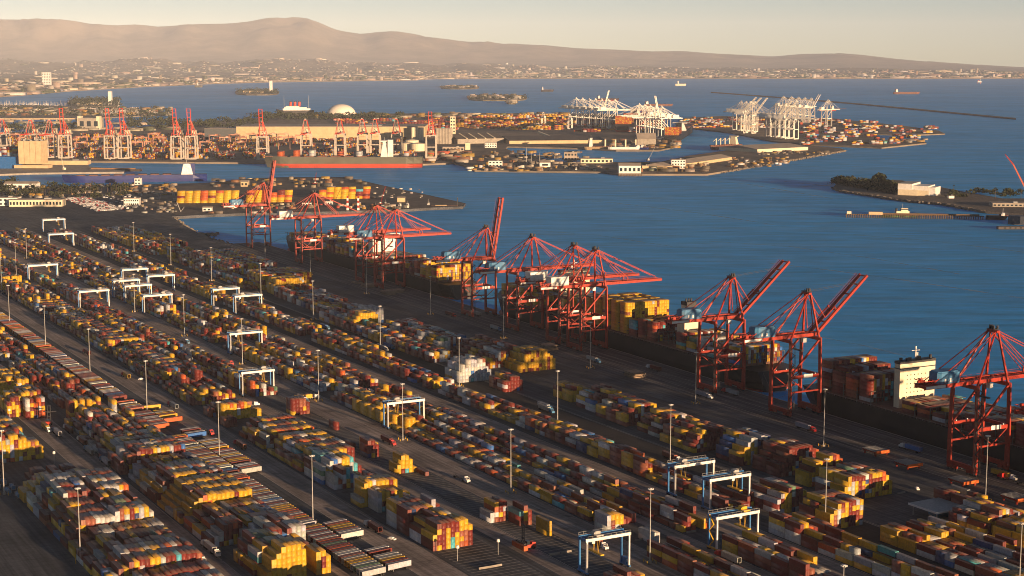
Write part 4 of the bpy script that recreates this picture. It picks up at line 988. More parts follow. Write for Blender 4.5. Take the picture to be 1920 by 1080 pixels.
def container_ship(label, u0, u1, v0, B, D, bow_far, house_at, fun, loads, house_mat, hh=34, seed=0):
    """along the quay from u0 (near) to u1; loads: list of (t0, t1, tiers, palette) in ship lengths from the stern"""
    L = u1 - u0; um = u0 if bow_far else u1
    base = UV(um, v0 + Q * um, -4.0)
    dirx = (U + V * Q).normalized() * (1 if bow_far else -1); rz = math.atan2(dirx.y, dirx.x)
    o = thing('container_ship', label, 'ship', base, rz)
    hull = ship_hull(L, B, D, -1.0, .12, .05, .8, 3).build('hull', M_HULL, o)
    ship_hull(L * .985, B + .12, 2.4, -.8, .12, .05, .8, 0).build('boot_topping', M_BOOT, o).location.x = L * .008
    zd = D - 1.0
    hx = L * house_at
    if house_mat is M_CREAM:
        hb = MB(); hb.box((hx, 0, zd + hh / 2), (5.5, B * .68, hh)); h = hb.build('bridge_house', house_mat, o)
        tc = MB(); tc.box((hx, 0, zd + hh + .9), (5.9, B * .69, 1.8)); tc.box((hx, 0, zd + hh - 3.2), (5.8, B * .685, .7))
        for k in range(7): tc.box((hx + RND.uniform(-2, 2), RND.uniform(-B * .3, B * .3), zd + hh + 2.6), (RND.uniform(1, 2.4), RND.uniform(1, 3), RND.uniform(1, 3.4)))
        tc.build('top_deck', M_DARK, h)
    else: hb = MB(); hb.box((hx, 0, zd + hh / 2), (13, B * .62, hh)); hb.box((hx + 1, 0, zd + hh + 1.6), (10, B * .96, 3.2)); h = hb.build('bridge_house', house_mat, o)
    wn_ = MB(); wd = 2.8 if house_mat is M_CREAM else 6.55
    if wd > 5: wn_.box((hx + 6.1, 0, zd + hh + 2.0), (.2, B * .9, 1.1)); wn_.box((hx - 4.1, 0, zd + hh + 2.0), (.2, B * .9, 1.1))
    for k in range(2, int(hh / 3) - 1):
        for y in np.arange(-B * .2, B * .21, 3.2): wn_.box((hx - wd, y, zd + k * 3), (.12, .7, .8)); wn_.box((hx + wd, y, zd + k * 3), (.12, .7, .8))
    wn_.build('window_band', M_GLASS, h)
    ms = MB(); ms.box((hx, 0, zd + hh + 7), (.8, .8, 8)); ms.box((hx, 0, zd + hh + 8), (.4, 7, .4)); ms.cyl((hx - 3, 4, zd + hh + 3), (hx - 3, 4, zd + hh + 6), .9, 8); ms.build('radar_mast', M_WHITE, h)
    if fun:
        fx = L * fun; f = MB(); f.box((fx, 0, zd + 14), (11, 15, 28)); f.box((fx, 0, zd + 31), (8.5, 9, 8)); f = f.build('funnel', M_CREAM, o)
        t = MB(); t.box((fx, 0, zd + 35.6), (8.9, 9.4, 3.0)); t.box((fx - 4.4, 0, zd + 32), (.5, 9.3, 7)); t.build('funnel_top', M_DARK, f)
        for y in (-2.5, 0, 2.5): MB().cyl((fx, y, zd + 37), (fx, y, zd + 39.5), .7, 8).build('exhaust_pipe', M_DARK, f)
    lb = MB(); nb = int((L * .9) / 14.6)
    for k in range(nb + 1):
        x = L * .045 + k * 14.6
        if abs(x - hx) < 11: continue
        for y in np.arange(-B / 2 + .8, B / 2, 2.56 * 2): lb.box((x, y, zd + 5), (.5, .35, 10))
        lb.box((x, 0, zd + 9.8), (.9, B - 1, .3)); lb.box((x, 0, zd + 5.2), (.9, B - 1, .3))
    lb.build('lashing_bridge', M_LASH, o)
    cp = MB(); cp.box((L * .47, 0, zd + .9), (L * .84, B * .9, 1.8)); cp.build('hatch_coaming', M_DECK, o)
    rl = MB()
    for s in (-1, 1):
        for x in np.arange(L * .05, L * .88, 6): rl.box((x, s * (B / 2 - .3), zd + .6), (.12, .12, 1.2))
        rl.box((L * .46, s * (B / 2 - .3), zd + 1.15), (L * .84, .1, .1))
    rl.build('deck_rail', M_GREY, o)
    # moorings
    mo = MB(); sgn = -1 if bow_far else 1
    sd = 1 if bow_far else -1
    for xx, dx in ((L * .99, 22), (L * .97, 40), (L * .96, -25), (2, -20), (4, -38), (3, 18)):
        mo.beam((xx, sd * B * .25, zd), (xx + dx, sd * (B / 2 + 5), 4.0), .16)
    mo.build('mooring_rope', M_LASH, o)
    r = random.Random(seed)
    rot = Matrix.Rotation(rz, 3, 'Z')
    for k in range(nb):
        x = L * .045 + (k + .5) * 14.6; t = x / L
        if abs(x - hx) < (11.5 if house_mat is M_CREAM else 13) or (fun and abs(x - L * fun) < 12): continue
        for t0, t1, tiers, pal in loads:
            if t0 <= t < t1:
                nrow = int((B - 1.5) / 2.52)
                if t > .86: nrow = int(nrow * max(.4, 1 - (t - .86) * 4))
                w = PAL[pal]; base_h = tiers + r.choice((-1, 0, 0, 0, 1)); kk = None
                for j in range(nrow):
                    hgt = max(0, base_h - (1 if r.random() < .18 else 0) - (r.randint(0, 3) if r.random() < .06 else 0))
                    for q in range(hgt):
                        if kk is None or r.random() < .6: kk = r.choices(range(10), w)[0]
                        p = base + rot @ Vector((x, (j - (nrow - 1) / 2) * 2.52, zd + 2.1 + q * 2.66))
                        BOXES.append((p.x, p.y, p.z, 12.2, 2.44, 2.62, rz, *colour_of(CCOL[kk], r)))
container_ship('dark container ship at the far end of the quay behind four red cranes', 1500, 2030, 749, 46, 17, True, .415, None, [(.03, .16, 6, 'yel'), (.16, .4, 4, 'mix'), (.43, .95, 4, 'mix')], M_WHITE, 30, 51)
container_ship('dark container ship in mid-quay with yellow containers and a cream funnel', 958, 1415, 749, 46, 18, True, .68, .265, [(.03, .10, 5, 'mix'), (.1, .25, 4, 'cool'), (.28, .41, 5, 'red'), (.41, .55, 10, 'yel'), (.55, .66, 7, 'warm'), (.7, .95, 6, 'warm')], M_CREAM, 40, 52)
container_ship('near dark container ship with a tall cream bridge at the right', 430, 903, 748.5, 46, 18, False, .207, None, [(.02, .2, 7, 'red'), (.22, .4, 3, 'red'), (.4, .95, 5, 'red')], M_CREAM, 32, 53)

# ================================================================== things on the quay
def flat_rack(p, rz, label):
    o = thing('cargo_rack', label, 'steel frame', p, rz, 'red steel frames on the apron')
    a = MB()
    for y in (-5.2, -1.75, 1.75, 5.2): a.box((0, y, 2.6), (13.5, .5, .9))
    a.build('longitudinal_beam', M_RED, o); b = MB()
    for x in np.arange(-6.4, 6.5, 1.6): b.box((x, 0, 3.2), (.5, 11.2, .4))
    b.build('cross_rib', M_GREY, o); c = MB().box((6.7, 0, 2.7), (.5, 11.6, 1.9)); c.build('end_plate', M_ORANGE, o)
    for x in (-5, 5):
        for y in (-4.6, 4.6): MB().box((x, y, 1.1), (1.0, 1.0, 2.2)).build('support', M_RED, o)
for i, (px, py) in enumerate(((1642, 851), (1702, 876), (1805, 908), (1905, 940))):
    flat_rack(GF(px, py) , ROT_U - Q, 'red slatted steel frame on the apron, %s from the left' % nth(i + 1))
hcm = MB().box((0, 0, .5), (13.2, 11.5, .7)); 
for x in (-5, 0, 5): hcm.box((x, 0, .08), (.6, 11, .3))
hcm = hcm.mesh('hatch_cover', paint('hatch cover paint', (0.30, 0.22, 0.15), .7, 0, .25, .3, (.15, .09, .06)))
hn = 0
for si, (px, py, n) in enumerate(((1028, 655, 4), (1190, 706, 4), (672, 531, 2), (690, 538, 3), (728, 552, 4), (745, 548, 3))):
    for k in range(n):
        o = put('hatch_cover', hcm, None, GF(px, py) + Vector((RND.uniform(-.8, .8), RND.uniform(-.8, .8), .05 + k * 1.15)), ROT_U - Q + RND.uniform(-.02, .02))
        tag(o, 'ship hatch cover, %s from the bottom of %s hatch-cover pile counted from the right' % (nth(k + 1), nth((2, 1, 6, 5, 4, 3)[si])), 'hatch cover', 'hatch covers piled on the apron')
# canopy with its yellow posts, lower right
c = GF(1762, 968)
o = thing('flat_canopy', 'flat white-edged canopy roof inside a ring of yellow posts', 'canopy', c, ROT_U)
MB().box((0, 0, 6.3), (22, 26, .9)).build('roof', M_GREY, o); MB().box((11.1, 0, 6.3), (.15, 26.2, 1.1)).box((0, -13.1, 6.3), (22.2, .15, 1.1)).build('fascia', M_WHITE, o)
for x in (-9, 9):
    for y in (-11, 0, 11): MB().box((x, y, 3), (.5, .5, 6)).build('column', M_GREY, o)
MB().box((-2, 2, 1.5), (8, 10, 3)).build('booth', M_SKYBLUE, o)
k = 0
for i in range(22):
    for (x, y) in (((16, -18 + i * 1.75),) if i else ((16, -18), )):
        k += 1; w = c + Matrix.Rotation(ROT_U, 3, 'Z') @ Vector((x, y, 0))
        b = thing('bollard', 'yellow post of the fence by the canopy, %s from the left' % nth(k), 'bollard', w, 0, 'yellow posts round the canopy'); MB().cyl((0, 0, 0), (0, 0, 3.0), .28, 8).build('post', M_YEL, b); MB().cyl((0, 0, 3.0), (0, 0, 3.15), .3, 8).build('cap', M_DARK, b)
# tank containers, drums and shed clutter by the left block
tk = MB(); tk.cyl((-3, 0, 1.3), (3, 0, 1.3), 1.15, 12); tk = tk.mesh('tank', M_SKYBLUE); tf = MB()
for x in (-3, 3):
    for y in (-1.2, 1.2): tf.box((x, y, 1.3), (.16, .16, 2.6))
    tf.box((x, 0, .1), (.16, 2.4, .16)); tf.box((x, 0, 2.5), (.16, 2.4, .16))
tf = tf.mesh('frame', M_GREY)
for i, (u, v) in enumerate(((960, 176), (963, 181), (955, 186), (948, 181), (941, 188), (934, 184), (928, 190), (921, 187))):
    o = thing('tank_container', 'blue-grey tank container beside the low left block, %s from the back' % nth(i + 1), 'tank', UV(u, v, .02), ROT_U + RND.uniform(-.1, .1), 'tank containers'); put('tank', tk, o); put('frame', tf, o)
# jersey barriers
bm = MB(); bm.prism([(-3, -.4), (3, -.4), (3, .4), (-3, .4)], 0, .35); bm.box((0, 0, .6), (6, .3, .7)); bm = bm.mesh('barrier', M_CONC)
bi = 0
for px, py in ((908, 1066), (920, 1064), (931, 1062), (1040, 1040), (1062, 1036), (1200, 1013), (1296, 998), (1160, 1070), (1470, 968), (1690, 925)):
    bi += 1; tag(put('concrete_barrier', bm, None, GF(px, py, .03), AZ + RND.uniform(-.06, .06)), 'low concrete barrier at a block end, %s from the left' % nth(sorted((908, 920, 931, 1040, 1062, 1200, 1296, 1160, 1470, 1690)).index(px) + 1), 'barrier', 'concrete barriers')

# ================================================================== the tug pier across the inlet
def mpp(p): return math.hypot(p.x, p.y) / FPX                     # metres per pixel of the photograph at a point
def boxes_at(px, py, wpx, hpx, dm, m, name, label, cat, f=G, rz=0.0, roof=None, win=None, group=None, winmat=None):
    """a plain building: foot centre at a pixel, width and height in pixels of the photograph, depth in metres; windows and roof are parts"""
    p = f(px, py); k = mpp(p); w, h = wpx * k, hpx * k
    o = thing(name, label, cat, p + Vector((0, dm / 2 * math.cos(rz), 0)), rz, group)
    MB().box((0, 0, h / 2), (w, dm, h)).build('wall', m, o)
    if roof == 'gable': MB().gable((0, 0, h), (w + 1.5, dm + 1.5), 0, dm * .14).build('roof', M_ROOF, o)
    elif roof == 'flat': MB().box((0, 0, h + .35), (w + .8, dm + .8, .7)).build('roof', M_ROOF, o); MB().box((w * .2, 0, h + 1.6), (w * .12, dm * .3, 1.8)).build('roof_unit', M_GREY, o)
    if win:
        nx, nz = win
        wm = MB().box((0, 0, 0), (w / nx * .55, .3, h / nz * .45)).mesh('window', winmat or M_GLASS)
        for i in range(nx):
            for j in range(nz): put('window', wm, o, ((i + .5 - nx / 2) * w / nx, -dm / 2 - .08, (j + .5) * h / nz))
    return o
# long sides of yellow and red containers facing the quay, four high
r = random.Random(77); xs = [(337, 1, 'yel')]
for px0, py0, px1, py1, n in ((332, 381, 548, 379, 15), (598, 374, 694, 372, 7)):
    a, b = GF(px0, py0), GF(px1, py1)
    for i in range(n):
        p = a.lerp(b, (i + .5) / n)
        if r.random() < .08: continue
        dirv = (b - a); rz = math.atan2(dirv.y, dirv.x)
        L = dirv.length / n * .985; nt_ = 5 if r.random() < .9 else 4
        for row in range(4):
            kk = None
            for t in range(nt_):
                if kk is None or r.random() < .6: kk = r.choices((C_YEL, C_ORG, C_MAR, C_TEA), (64, 24, 10, 2))[0]
                q = p + Vector((-math.sin(rz), math.cos(rz), 0)) * (row * 2.9 + 1)
                BOXES.append((q.x + t * .5 - .8, q.y, t * 4.3 + .1, L, 2.9, 4.2, rz, *colour_of(CCOL[kk], r)))
def scatter(pxpoly, n, cols, smin, smax, hmin, hmax, f=G, seed=0, rz=None, asp=2.5):
    """loose yard goods inside a pixel rectangle: rows for the box mass"""
    r = random.Random(seed); x0, y0, x1, y1 = pxpoly; out = []
    for i in range(n):
        p = f(r.uniform(x0, x1), r.uniform(y0, y1)); s = r.uniform(smin, smax)
        out.append((p.x, p.y, p.z, s * r.uniform(1, asp), s, r.uniform(hmin, hmax), r.uniform(-.15, .15) if rz is None else rz, *colour_of(r.choice(cols), r)))
    return out
WARM = [(.30, .19, .04), (.24, .16, .08), (.26, .22, .17), (.18, .09, .05), (.4, .36, .3), (.10, .09, .08), (.13, .11, .09)]
GOODS = scatter((395, 334, 690, 352), 60, WARM, 3, 8, 2, 6, GF, 1) + scatter((430, 384, 760, 392), 80, WARM + [(.6, .6, .58), (.3, .05, .04)], 2.5, 6, 2, 5, GF, 2) + scatter((130, 345, 330, 366), 90, WARM + [(.12, .12, .13)], 2.5, 7, 2, 5, GF, 3) + scatter((240, 360, 330, 400), 60, [(.13, .13, .14), (.3, .3, .3), (.2, .16, .12)], 2, 5, 1.5, 4, GF, 4) + scatter((0, 352, 120, 372), 50, WARM + [(.1, .1, .1)], 2.5, 6, 2, 5, GF, 5)
GOODS += scatter((395, 400, 560, 399), 10, WARM, 3, 6, 2, 4, GF, 6) + scatter((700, 350, 800, 372), 22, [(.2, .18, .16), (.5, .45, .4)], 1.5, 4, 1, 2.5, GF, 7)
# parked cars
r = random.Random(5)
for i in range(26):
    for j in range(15):
        if r.random() < .1: continue
        p = GF(118, 372.5).lerp(GF(182, 396), i / 25) + (GF(160, 370) - GF(112, 373)) * (j / 14) * .95
        c = r.choice(((.6, .6, .6), (.35, .36, .38), (.08, .08, .09), (.5, .5, .52), (.3, .05, .05))); GOODS.append((p.x, p.y, .02, 4.4, 1.8, 1.45, 1.1, *c))
for i in range(70):
    p = GF(r.uniform(190, 245), r.uniform(366, 392)); c = r.choice(((.6, .6, .6), (.1, .1, .12), (.4, .42, .45))); GOODS.append((p.x, p.y, .02, 4.4, 1.8, 1.45, .3, *c))
boxes_at(66, 387.5, 94, 12, 30, M_CREAM, 'gate_building', 'long cream terminal building behind the far yard rows', 'building', GF, 0.05, 'flat', (16, 1))
boxes_at(5, 386, 50, 14, 30, M_WHITE, 'office_building', 'white office building at the left frame edge', 'building', GF, 0.05, 'flat', (6, 2))
boxes_at(245, 386, 27, 13, 26, M_WHITE, 'control_building', 'small white building beside the parked chassis', 'building', GF, 0.1, 'flat', (7, 2))
boxes_at(258, 347, 11, 12, 14, M_WHITE, 'pump_house', 'small white block on the pier by the blue tanker', 'building', GF, 0, 'flat', (2, 2))
boxes_at(38, 356, 58, 11, 26, M_WHITE, 'wharf_building', 'white gabled wharf building in front of the brown water', 'building', GF, 0, 'gable', (5, 1))
boxes_at(388, 396.5, 16, 7, 12, M_WHITE, 'barge_house', 'small white hut on the inlet quay', 'building', GF, 0, 'gable', (2, 1))
boxes_at(458, 350, 13, 9, 20, M_TAN, 'pier_shed', 'tan shed on the tug pier', 'building', GF, 0, 'gable', (2, 1))
boxes_at(616, 384, 14, 6, 12, M_WHITE, 'pier_cabin', 'white cabin on the tug pier, left one', 'building', GF, 0, 'flat', (3, 1))
boxes_at(575, 387, 16, 6, 12, M_WHITE, 'pier_office', 'low white office under the far cranes', 'building', GF, 0, 'flat', (3, 1))
boxes_at(752, 379, 14, 8, 14, M_TAN, 'boat_shed', 'open tan shed above the moored tugs', 'building', GF, 0, 'gable', None)
# barge at the pier end, tugs, crane barges
M_TUG = paint('tug hull', (0.05, 0.04, 0.04), .6)
def boat(px, py, L, rz, hullm, housem, label, name='tugboat', cat='tugboat', f=G, D=3.4, hs=1.0, group=None):
    p = f(px, py, -4.0); o = thing(name, label, cat, p, rz, group)
    B = L * .3; ship_hull(L, B, D, -.6, .3, .1, .85, 1.6, 12, .15).build('hull', hullm, o)
    h = MB(); h.box((L * .55, 0, D + 1.3 * hs), (L * .34, B * .62, 3.2 * hs)); h.box((L * .60, 0, D + 4.3 * hs), (L * .18, B * .5, 2.8 * hs)); h = h.build('deckhouse', housem, o)
    MB().box((L * .60, 0, D + 4.7 * hs), (L * .184, B * .51, .9 * hs)).build('window_band', M_GLASS, h)
    MB().cyl((L * .4, 0, D + 2), (L * .4, 0, D + 5.5 * hs), B * .1, 8).build('funnel', M_DARK, o); MB().box((L * .56, 0, D + 8 * hs), (.25, .25, 5 * hs)).build('mast', M_GREY, o)
boat(748, 392, 26, 1.5, M_TUG, M_WHITE, 'black tug with white wheelhouse moored at the pier, left of the pair', f=GF); boat(763, 393, 26, 1.55, M_TUG, M_WHITE, 'black tug with white wheelhouse moored at the pier, right of the pair', f=GF)
boat(720, 390, 18, 1.4, M_TUG, M_WHITE, 'small dark workboat moored left of the tugs', 'workboat', 'boat', GF)
boat(795, 388.5, 14, .1, M_TUG, M_GREY, 'small workboat right of the tugs', 'workboat', 'boat', GF)
boat(1083 - 3, 322.5, 22, 1.5, M_TUG, M_WHITE, 'tug moored at the far wharf left of the second tug', 'tugboat'); boat(1018 - 3, 321.5, 22, 1.5, M_TUG, M_WHITE, 'tug moored at the far wharf below the white house', 'tugboat')
p = GF(812, 390, -4); o = thing('barge', 'flat brown barge with a dark spud at the pier tip', 'barge', p, .03)
MB().box((20, 0, 2.2), (46, 13, 4.4)).build('hull', paint('barge paint', (.20, .12, .08), .8), o); MB().box((42, 0, 9), (1.4, 1.4, 18)).build('spud', M_DARK, o); MB().box((14, 0, 4.9), (20, 6, .8)).build('deck_cargo', M_TAN, o)
p = GF(330, 401.5, -4); o = thing('deck_barge', 'dark deck barge with a small crane in the inlet corner', 'barge', p, .02)
MB().box((28, 0, 2), (60, 12, 3.4)).build('hull', M_TUG, o); MB().beam((8, 0, 4), (2, 0, 20), .8).beam((8, 0, 4), (14, 0, 12), .5).build('derrick', M_GREY, o)
def jib_crane(px, py, hm, rz, m, label, f=G, tilt=60, lat=True):
    o = thing('jib_crane', label, 'crane', f(px, py), rz)
    MB().box((0, 0, 2.2), (7, 6, 4.4)).build('body', m, o); MB().box((1.5, 0, 5.4), (2.4, 2.2, 2.2)).build('cab', M_WHITE, o); a = D2R(tilt); j = MB()
    e = Vector((hm * math.cos(a), 0, 4 + hm * math.sin(a)))
    for y, z in ((-.7, 0), (.7, 0), (0, 1.1)): j.beam((2, y, 4 + z), e + Vector((0, y * .4, z * .4)), .28)
    for k in range(10):
        q = Vector((2, 0, 4)).lerp(e, (k + .5) / 10); j.box(tuple(q), (.3, 1.3, .3))
    j.build('jib', m, o); MB().beam((-2, 0, 9), e, .12).beam((-2, 0, 4), (-2, 0, 9), .4).build('stay', M_DARK, o)
jib_crane(712, 386, 32, .9, M_RED, 'red lattice jib crane on the tug pier behind the cranes', GF, 62); jib_crane(590, 347, 22, 1.2, M_RED, 'small red jib crane on the far edge of the tug pier', GF, 70)
jib_crane(120, 318, 45, 2.4, M_CREAM, 'cream wharf crane in front of the silo wharf', G, 72); jib_crane(1215, 302, 40, .6, M_GREY, 'grey wharf crane beside the grain berth', G, 55)
for px, lab in ((652, 'left red and white striped stack on the tug pier'), (672, 'right red and white striped stack on the tug pier')):
    o = thing('striped_mast', lab, 'mast', GF(px, 394), 0)
    for k in range(6): MB().box((0, 0, 2 + k * 4), (3.6 - k * .2, 3.6 - k * .2, 4.0)).build('band', M_RED if k % 2 else M_WHITE, o)

# ================================================================== blue tanker, silo block, channel ships
def cargo_ship(px0, py0, px1, py1, D, hullm, boot, label, name='cargo_ship', f=G, B=None, house=.12, hh=16, housem=None, cranes=0, flip=False, loads=None, funnel=None, z0=-4.0):
    a, b = f(px0, py0, z0), f(px1, py1, z0)
    if flip: a, b = b, a
    d = b - a; L = math.hypot(d.x, d.y); rz = math.atan2(d.y, d.x); B = B or L * .15
    o = thing(name, label, 'ship', a, rz); ship_hull(L, B, D, -.6, .14, .06, .8, D * .18, 20).build('hull', hullm, o)
    if boot: ship_hull(L * .985, B + .3, D * .38, -.4, .14, .06, .8, 0, 20).build('boot_topping', boot, o)
    zd = D - .6; hx = L * house; hw = MB(); sd_ = .07 if L < 330 else .034
    k = 0
    while k * 3 < hh: hw.box((hx, 0, zd + 1.5 + k * 3), (L * sd_ * (1 - .07 * k) + 3, B * (.86 - .05 * k), 3)); k += 1
    hw.box((hx + 1, 0, zd + hh + 1.2), (L * .03 + 3, B * .98, 2.6)); h = hw.build('superstructure', housem or M_WHITE, o)
    MB().box((hx + L * .015 + 2.55, 0, zd + hh + 1.5), (.2, B * .94, 1.0)).build('bridge_window', M_GLASS, h)
    fm = MB().box((hx - L * .03 - 3, 0, zd + hh * .55), (L * .025 + 3, B * .3, hh * 1.1)); fm.build('funnel', funnel or hullm, o)
    MB().box((hx, 0, zd + hh + 6), (.6, .6, 8)).build('mast', M_GREY, o)
    dk = MB()
    for i in range(8): dk.box((L * (house + .14 + i * .085), 0, zd + .8), (L * .06, B * .7, 1.6))
    dk.build('hatch', M_DECK, o)
    for i in range(cranes):
        x = L * (house + .16 + i * (.62 / max(1, cranes))); MB().cyl((x, 0, zd), (x, 0, zd + hh * .9), B * .06, 8).beam((x, 0, zd + hh * .85), (x + L * .1, 0, zd + hh * .55), 1.0).build('deck_crane', M_CREAM, o)
    if loads:
        rt = Matrix.Rotation(rz, 3, 'Z'); r = random.Random(int(px0))
        for x, t, w, kk in loads:
            for j in range(int(B * w / 2.6)):
                for q in range(t):
                    c = r.choice(kk); pp = a + rt @ Vector((L * x, (j - B * w / 5.2) * 2.6, zd + 1.6 + q * 2.7)); BOXES.append((pp.x, pp.y, pp.z, 12.2, 2.45, 2.66, rz, *colour_of(CCOL[c], r)))
    return o
M_NAVY = paint('navy hull', (0.008, 0.02, 0.13), .45, 0, .2, .05); M_GREYH = paint('grey green hull', (0.10, 0.10, 0.075), .6, 0, .2, .03, (.14, .10, .07)); M_REDH = paint('bright red hull', (0.40, 0.05, 0.025), .6, 0, .15, .02)
cargo_ship(118, 343, 388, 338.5, 15, M_NAVY, None, 'blue tanker with white superstructure moored across the pier', 'tanker', G, 30, .14, 20, None, 0, True)
cargo_ship(498, 313.5, 792, 313.5, 26, M_GREYH, M_REDH, 'long container ship with bright red boot topping across the channel', 'container_ship', G, 46, .24, 36, None, 0, True, [(.10, 4, .8, (0, 2, 8)), (.40, 4, .9, (8, 3)), (.52, 4, .9, (2, 1)), (.70, 5, .9, (8, 3)), (.80, 5, .9, (2,)), (.90, 4, .8, (2,))], M_WHITE)
p = G(57, 317); k = mpp(p)
o = thing('silo_block', 'big tan windowless silo block on the wharf at the left', 'silo', p, -.06); hw, hh_ = 42 * k, 50 * k
m = MB()
for i in range(4): m.box((-hw / 2 + (i + .5) * hw / 4, 22, hh_ / 2 + 6), (hw / 4 - .7, 44, hh_ - 12))
m.build('wall_panel', M_TAN, o); MB().box((0, 22.4, hh_ / 2 + 5.5), (hw - 2, 42, hh_ - 11.5)).build('core', M_TAN, o); MB().box((0, 20, 5), (hw + 26, 30, 7)).build('plinth', M_TAN, o)
rm = MB()
for i in range(9): rm.box((RND.uniform(-hw * .42, hw * .42), RND.uniform(8, 36), hh_ + 1.5), (RND.uniform(2, 5), RND.uniform(2, 5), RND.uniform(2, 6)))
rm.build('roof_machinery', M_GREY, o)
boxes_at(122, 309, 82, 7, 30, M_TAN, 'transit_shed', 'long tan transit shed right of the silo block', 'shed', G, 0, 'flat', None)
boxes_at(8, 316, 62, 21, 60, paint('docked ship blue paint', (0.015, .10, .30), .5), 'docked_ship', 'blue ship side with stacked containers at the left edge behind the silo', 'ship', G, 0, None, None)  # plain blue hull colour
more_boxes(G(5, 315) + Vector((0, 30, 27)), 0, 5, 12, lambda i, j, r: r.randint(6, 8), 'cool', 12.6, 2.5, 12.2, 9)
# far-channel quay details: bollard line boats
p = G(170, 321.5, -4); o = thing('moored_barge', 'long dark barge moored right of the silo wharf', 'barge', p, 0); MB().box((55, 8, 2.6), (118, 16, 5)).build('hull', M_TUG, o); MB().box((50, 8, 6), (100, 10, 2)).build('deck_cargo', paint('rusty cargo', (.3, .16, .08), .9), o)

# ================================================================== the far terminals
RWH = paint('red and white crane red', (0.58, 0.06, 0.03), .5); 
def rw_mats(): c = paint('crane off-white', (0.42, 0.38, 0.33), .55); return (c, c, M_CREAM, RWH)
FARW = rw_mats()
n = 0
for px, up, py in ((4, 0, 296), (57, 0, 298), (93, 0, 299), (119, 1, 300), (205, 1, 301), (231, 1, 301), (330, 1, 302), (357, 1, 302), (491, 1, 303), (573, 0, 297), (637, 0, 296), (679, 0, 295), (703, 0, 295), (743, 0, 294), (808, 2, 300)):
    n += 1; p = G(px, py)
    lab = ('red and white quay crane with upright boom' if up == 1 else 'white quay crane with slanted red boom' if up == 2 else 'red-topped white quay crane with lowered boom') + ' on the far quay, %s from left' % nth(n)
    o = crane('channel_crane', lab, p + Vector((0, 34, 0)), math.pi, 'f%d' % up, (0, 82, 60)[up], FARW, 'box', False, 1.12, 'cranes of the far channel terminal')
M_FW = paint('white far crane', (0.70, 0.67, 0.60), .5); FW = (M_FW, M_FW, M_FW)
def far_group(pts, rz, label, key, boom_of, scale, group):
    for i, (px, py) in enumerate(pts):
        b = boom_of(i); crane('pier_crane', '%s, %s from the left' % (label, nth(i + 1)), G(px, py), rz, 'w%d' % b, b, FW, 'box', False, scale, group)
far_group([(1068, 236), (1080, 237), (1092, 238), (1104, 239), (1116, 240), (1128, 241), (1140, 242)], -math.pi / 2 + .25, 'white pier crane beside the tall container ship', 'a', lambda i: 75 if i == 4 else 0, 1.2, 'white cranes by the tall ship')
far_group([(1212, 255), (1222, 257), (1232, 259), (1243, 261), (1254, 263)], math.pi / 2 + .3, 'white pier crane at the basin mouth', 'b', lambda i: 78 if i == 4 else 0, 1.2, 'white cranes at the basin mouth')
far_group([(1020, 238), (1070, 243)], 0.2, 'pale stacking crane among the orange containers', 'x', lambda i: 0, .62, 'pale cranes among orange containers')
far_group([(1377, 246), (1386, 247), (1394, 248), (1402, 249), (1352 + 46, 252)], math.pi + .9, 'white pier crane of the left cluster on the outer pier', 'c', lambda i: (45, 45, 0, 0, 50)[i], 1.2, 'white cranes left on the outer pier')
far_group([(1440, 258), (1449, 259), (1458, 260), (1467, 261.5), (1476, 263)], math.pi + .9, 'white pier crane of the front cluster on the outer pier', 'd', lambda i: (45, 45, 0, 0, 0)[i], 1.2, 'white cranes in front on the outer pier')
far_group([(1462, 228), (1477, 229), (1490, 230.5), (1502, 232), (1514, 233.5), (1545, 239)], -.75, 'white pier crane of the back row on the outer pier', 'e', lambda i: (0, 0, 0, 0, 45, 0)[i], 1.15, 'white cranes at the back of the outer pier')
# stacking gantries, red and white, in rows behind the far quay
gm = MB(); gm.box((0, 0, 22), (34, 3, 3)); gm.box((0, 8, 22), (34, 3, 3)); gm.box((6, 4, 24.5), (8, 9, 3))
for x in (-16, 16):
    for y in (0, 8): gm.box((x, y, 11), (1.6, 1.6, 22))
gm = gm.mesh('stacking_gantry', paint('gantry orange white', (0.42, 0.20, 0.13), .55, 0, .55, .12, (.7, .66, .6)))
r = random.Random(9); n = 0
for row, (y0, xs) in enumerate(((272, (45, 100, 150, 185, 262, 300, 345, 420, 455, 520, 545)), (266, (25, 75, 118, 215, 240, 290, 372, 402, 440, 470, 505, 530, 560)), (281, (150, 170, 255, 285, 385, 445, 530)))):
    for i, x in enumerate(xs):
        n += 1; o = put('stacking_gantry', gm, None, G(x + r.uniform(-4, 4), y0 + r.uniform(-1.5, 1.5)), r.uniform(-.05, .05)); tag(o, 'orange and white stacking gantry behind the far quay, %s row, %s from left' % (('middle', 'back', 'front')[row], nth(i + 1)), 'gantry crane', 'stacking gantries of the far terminal')
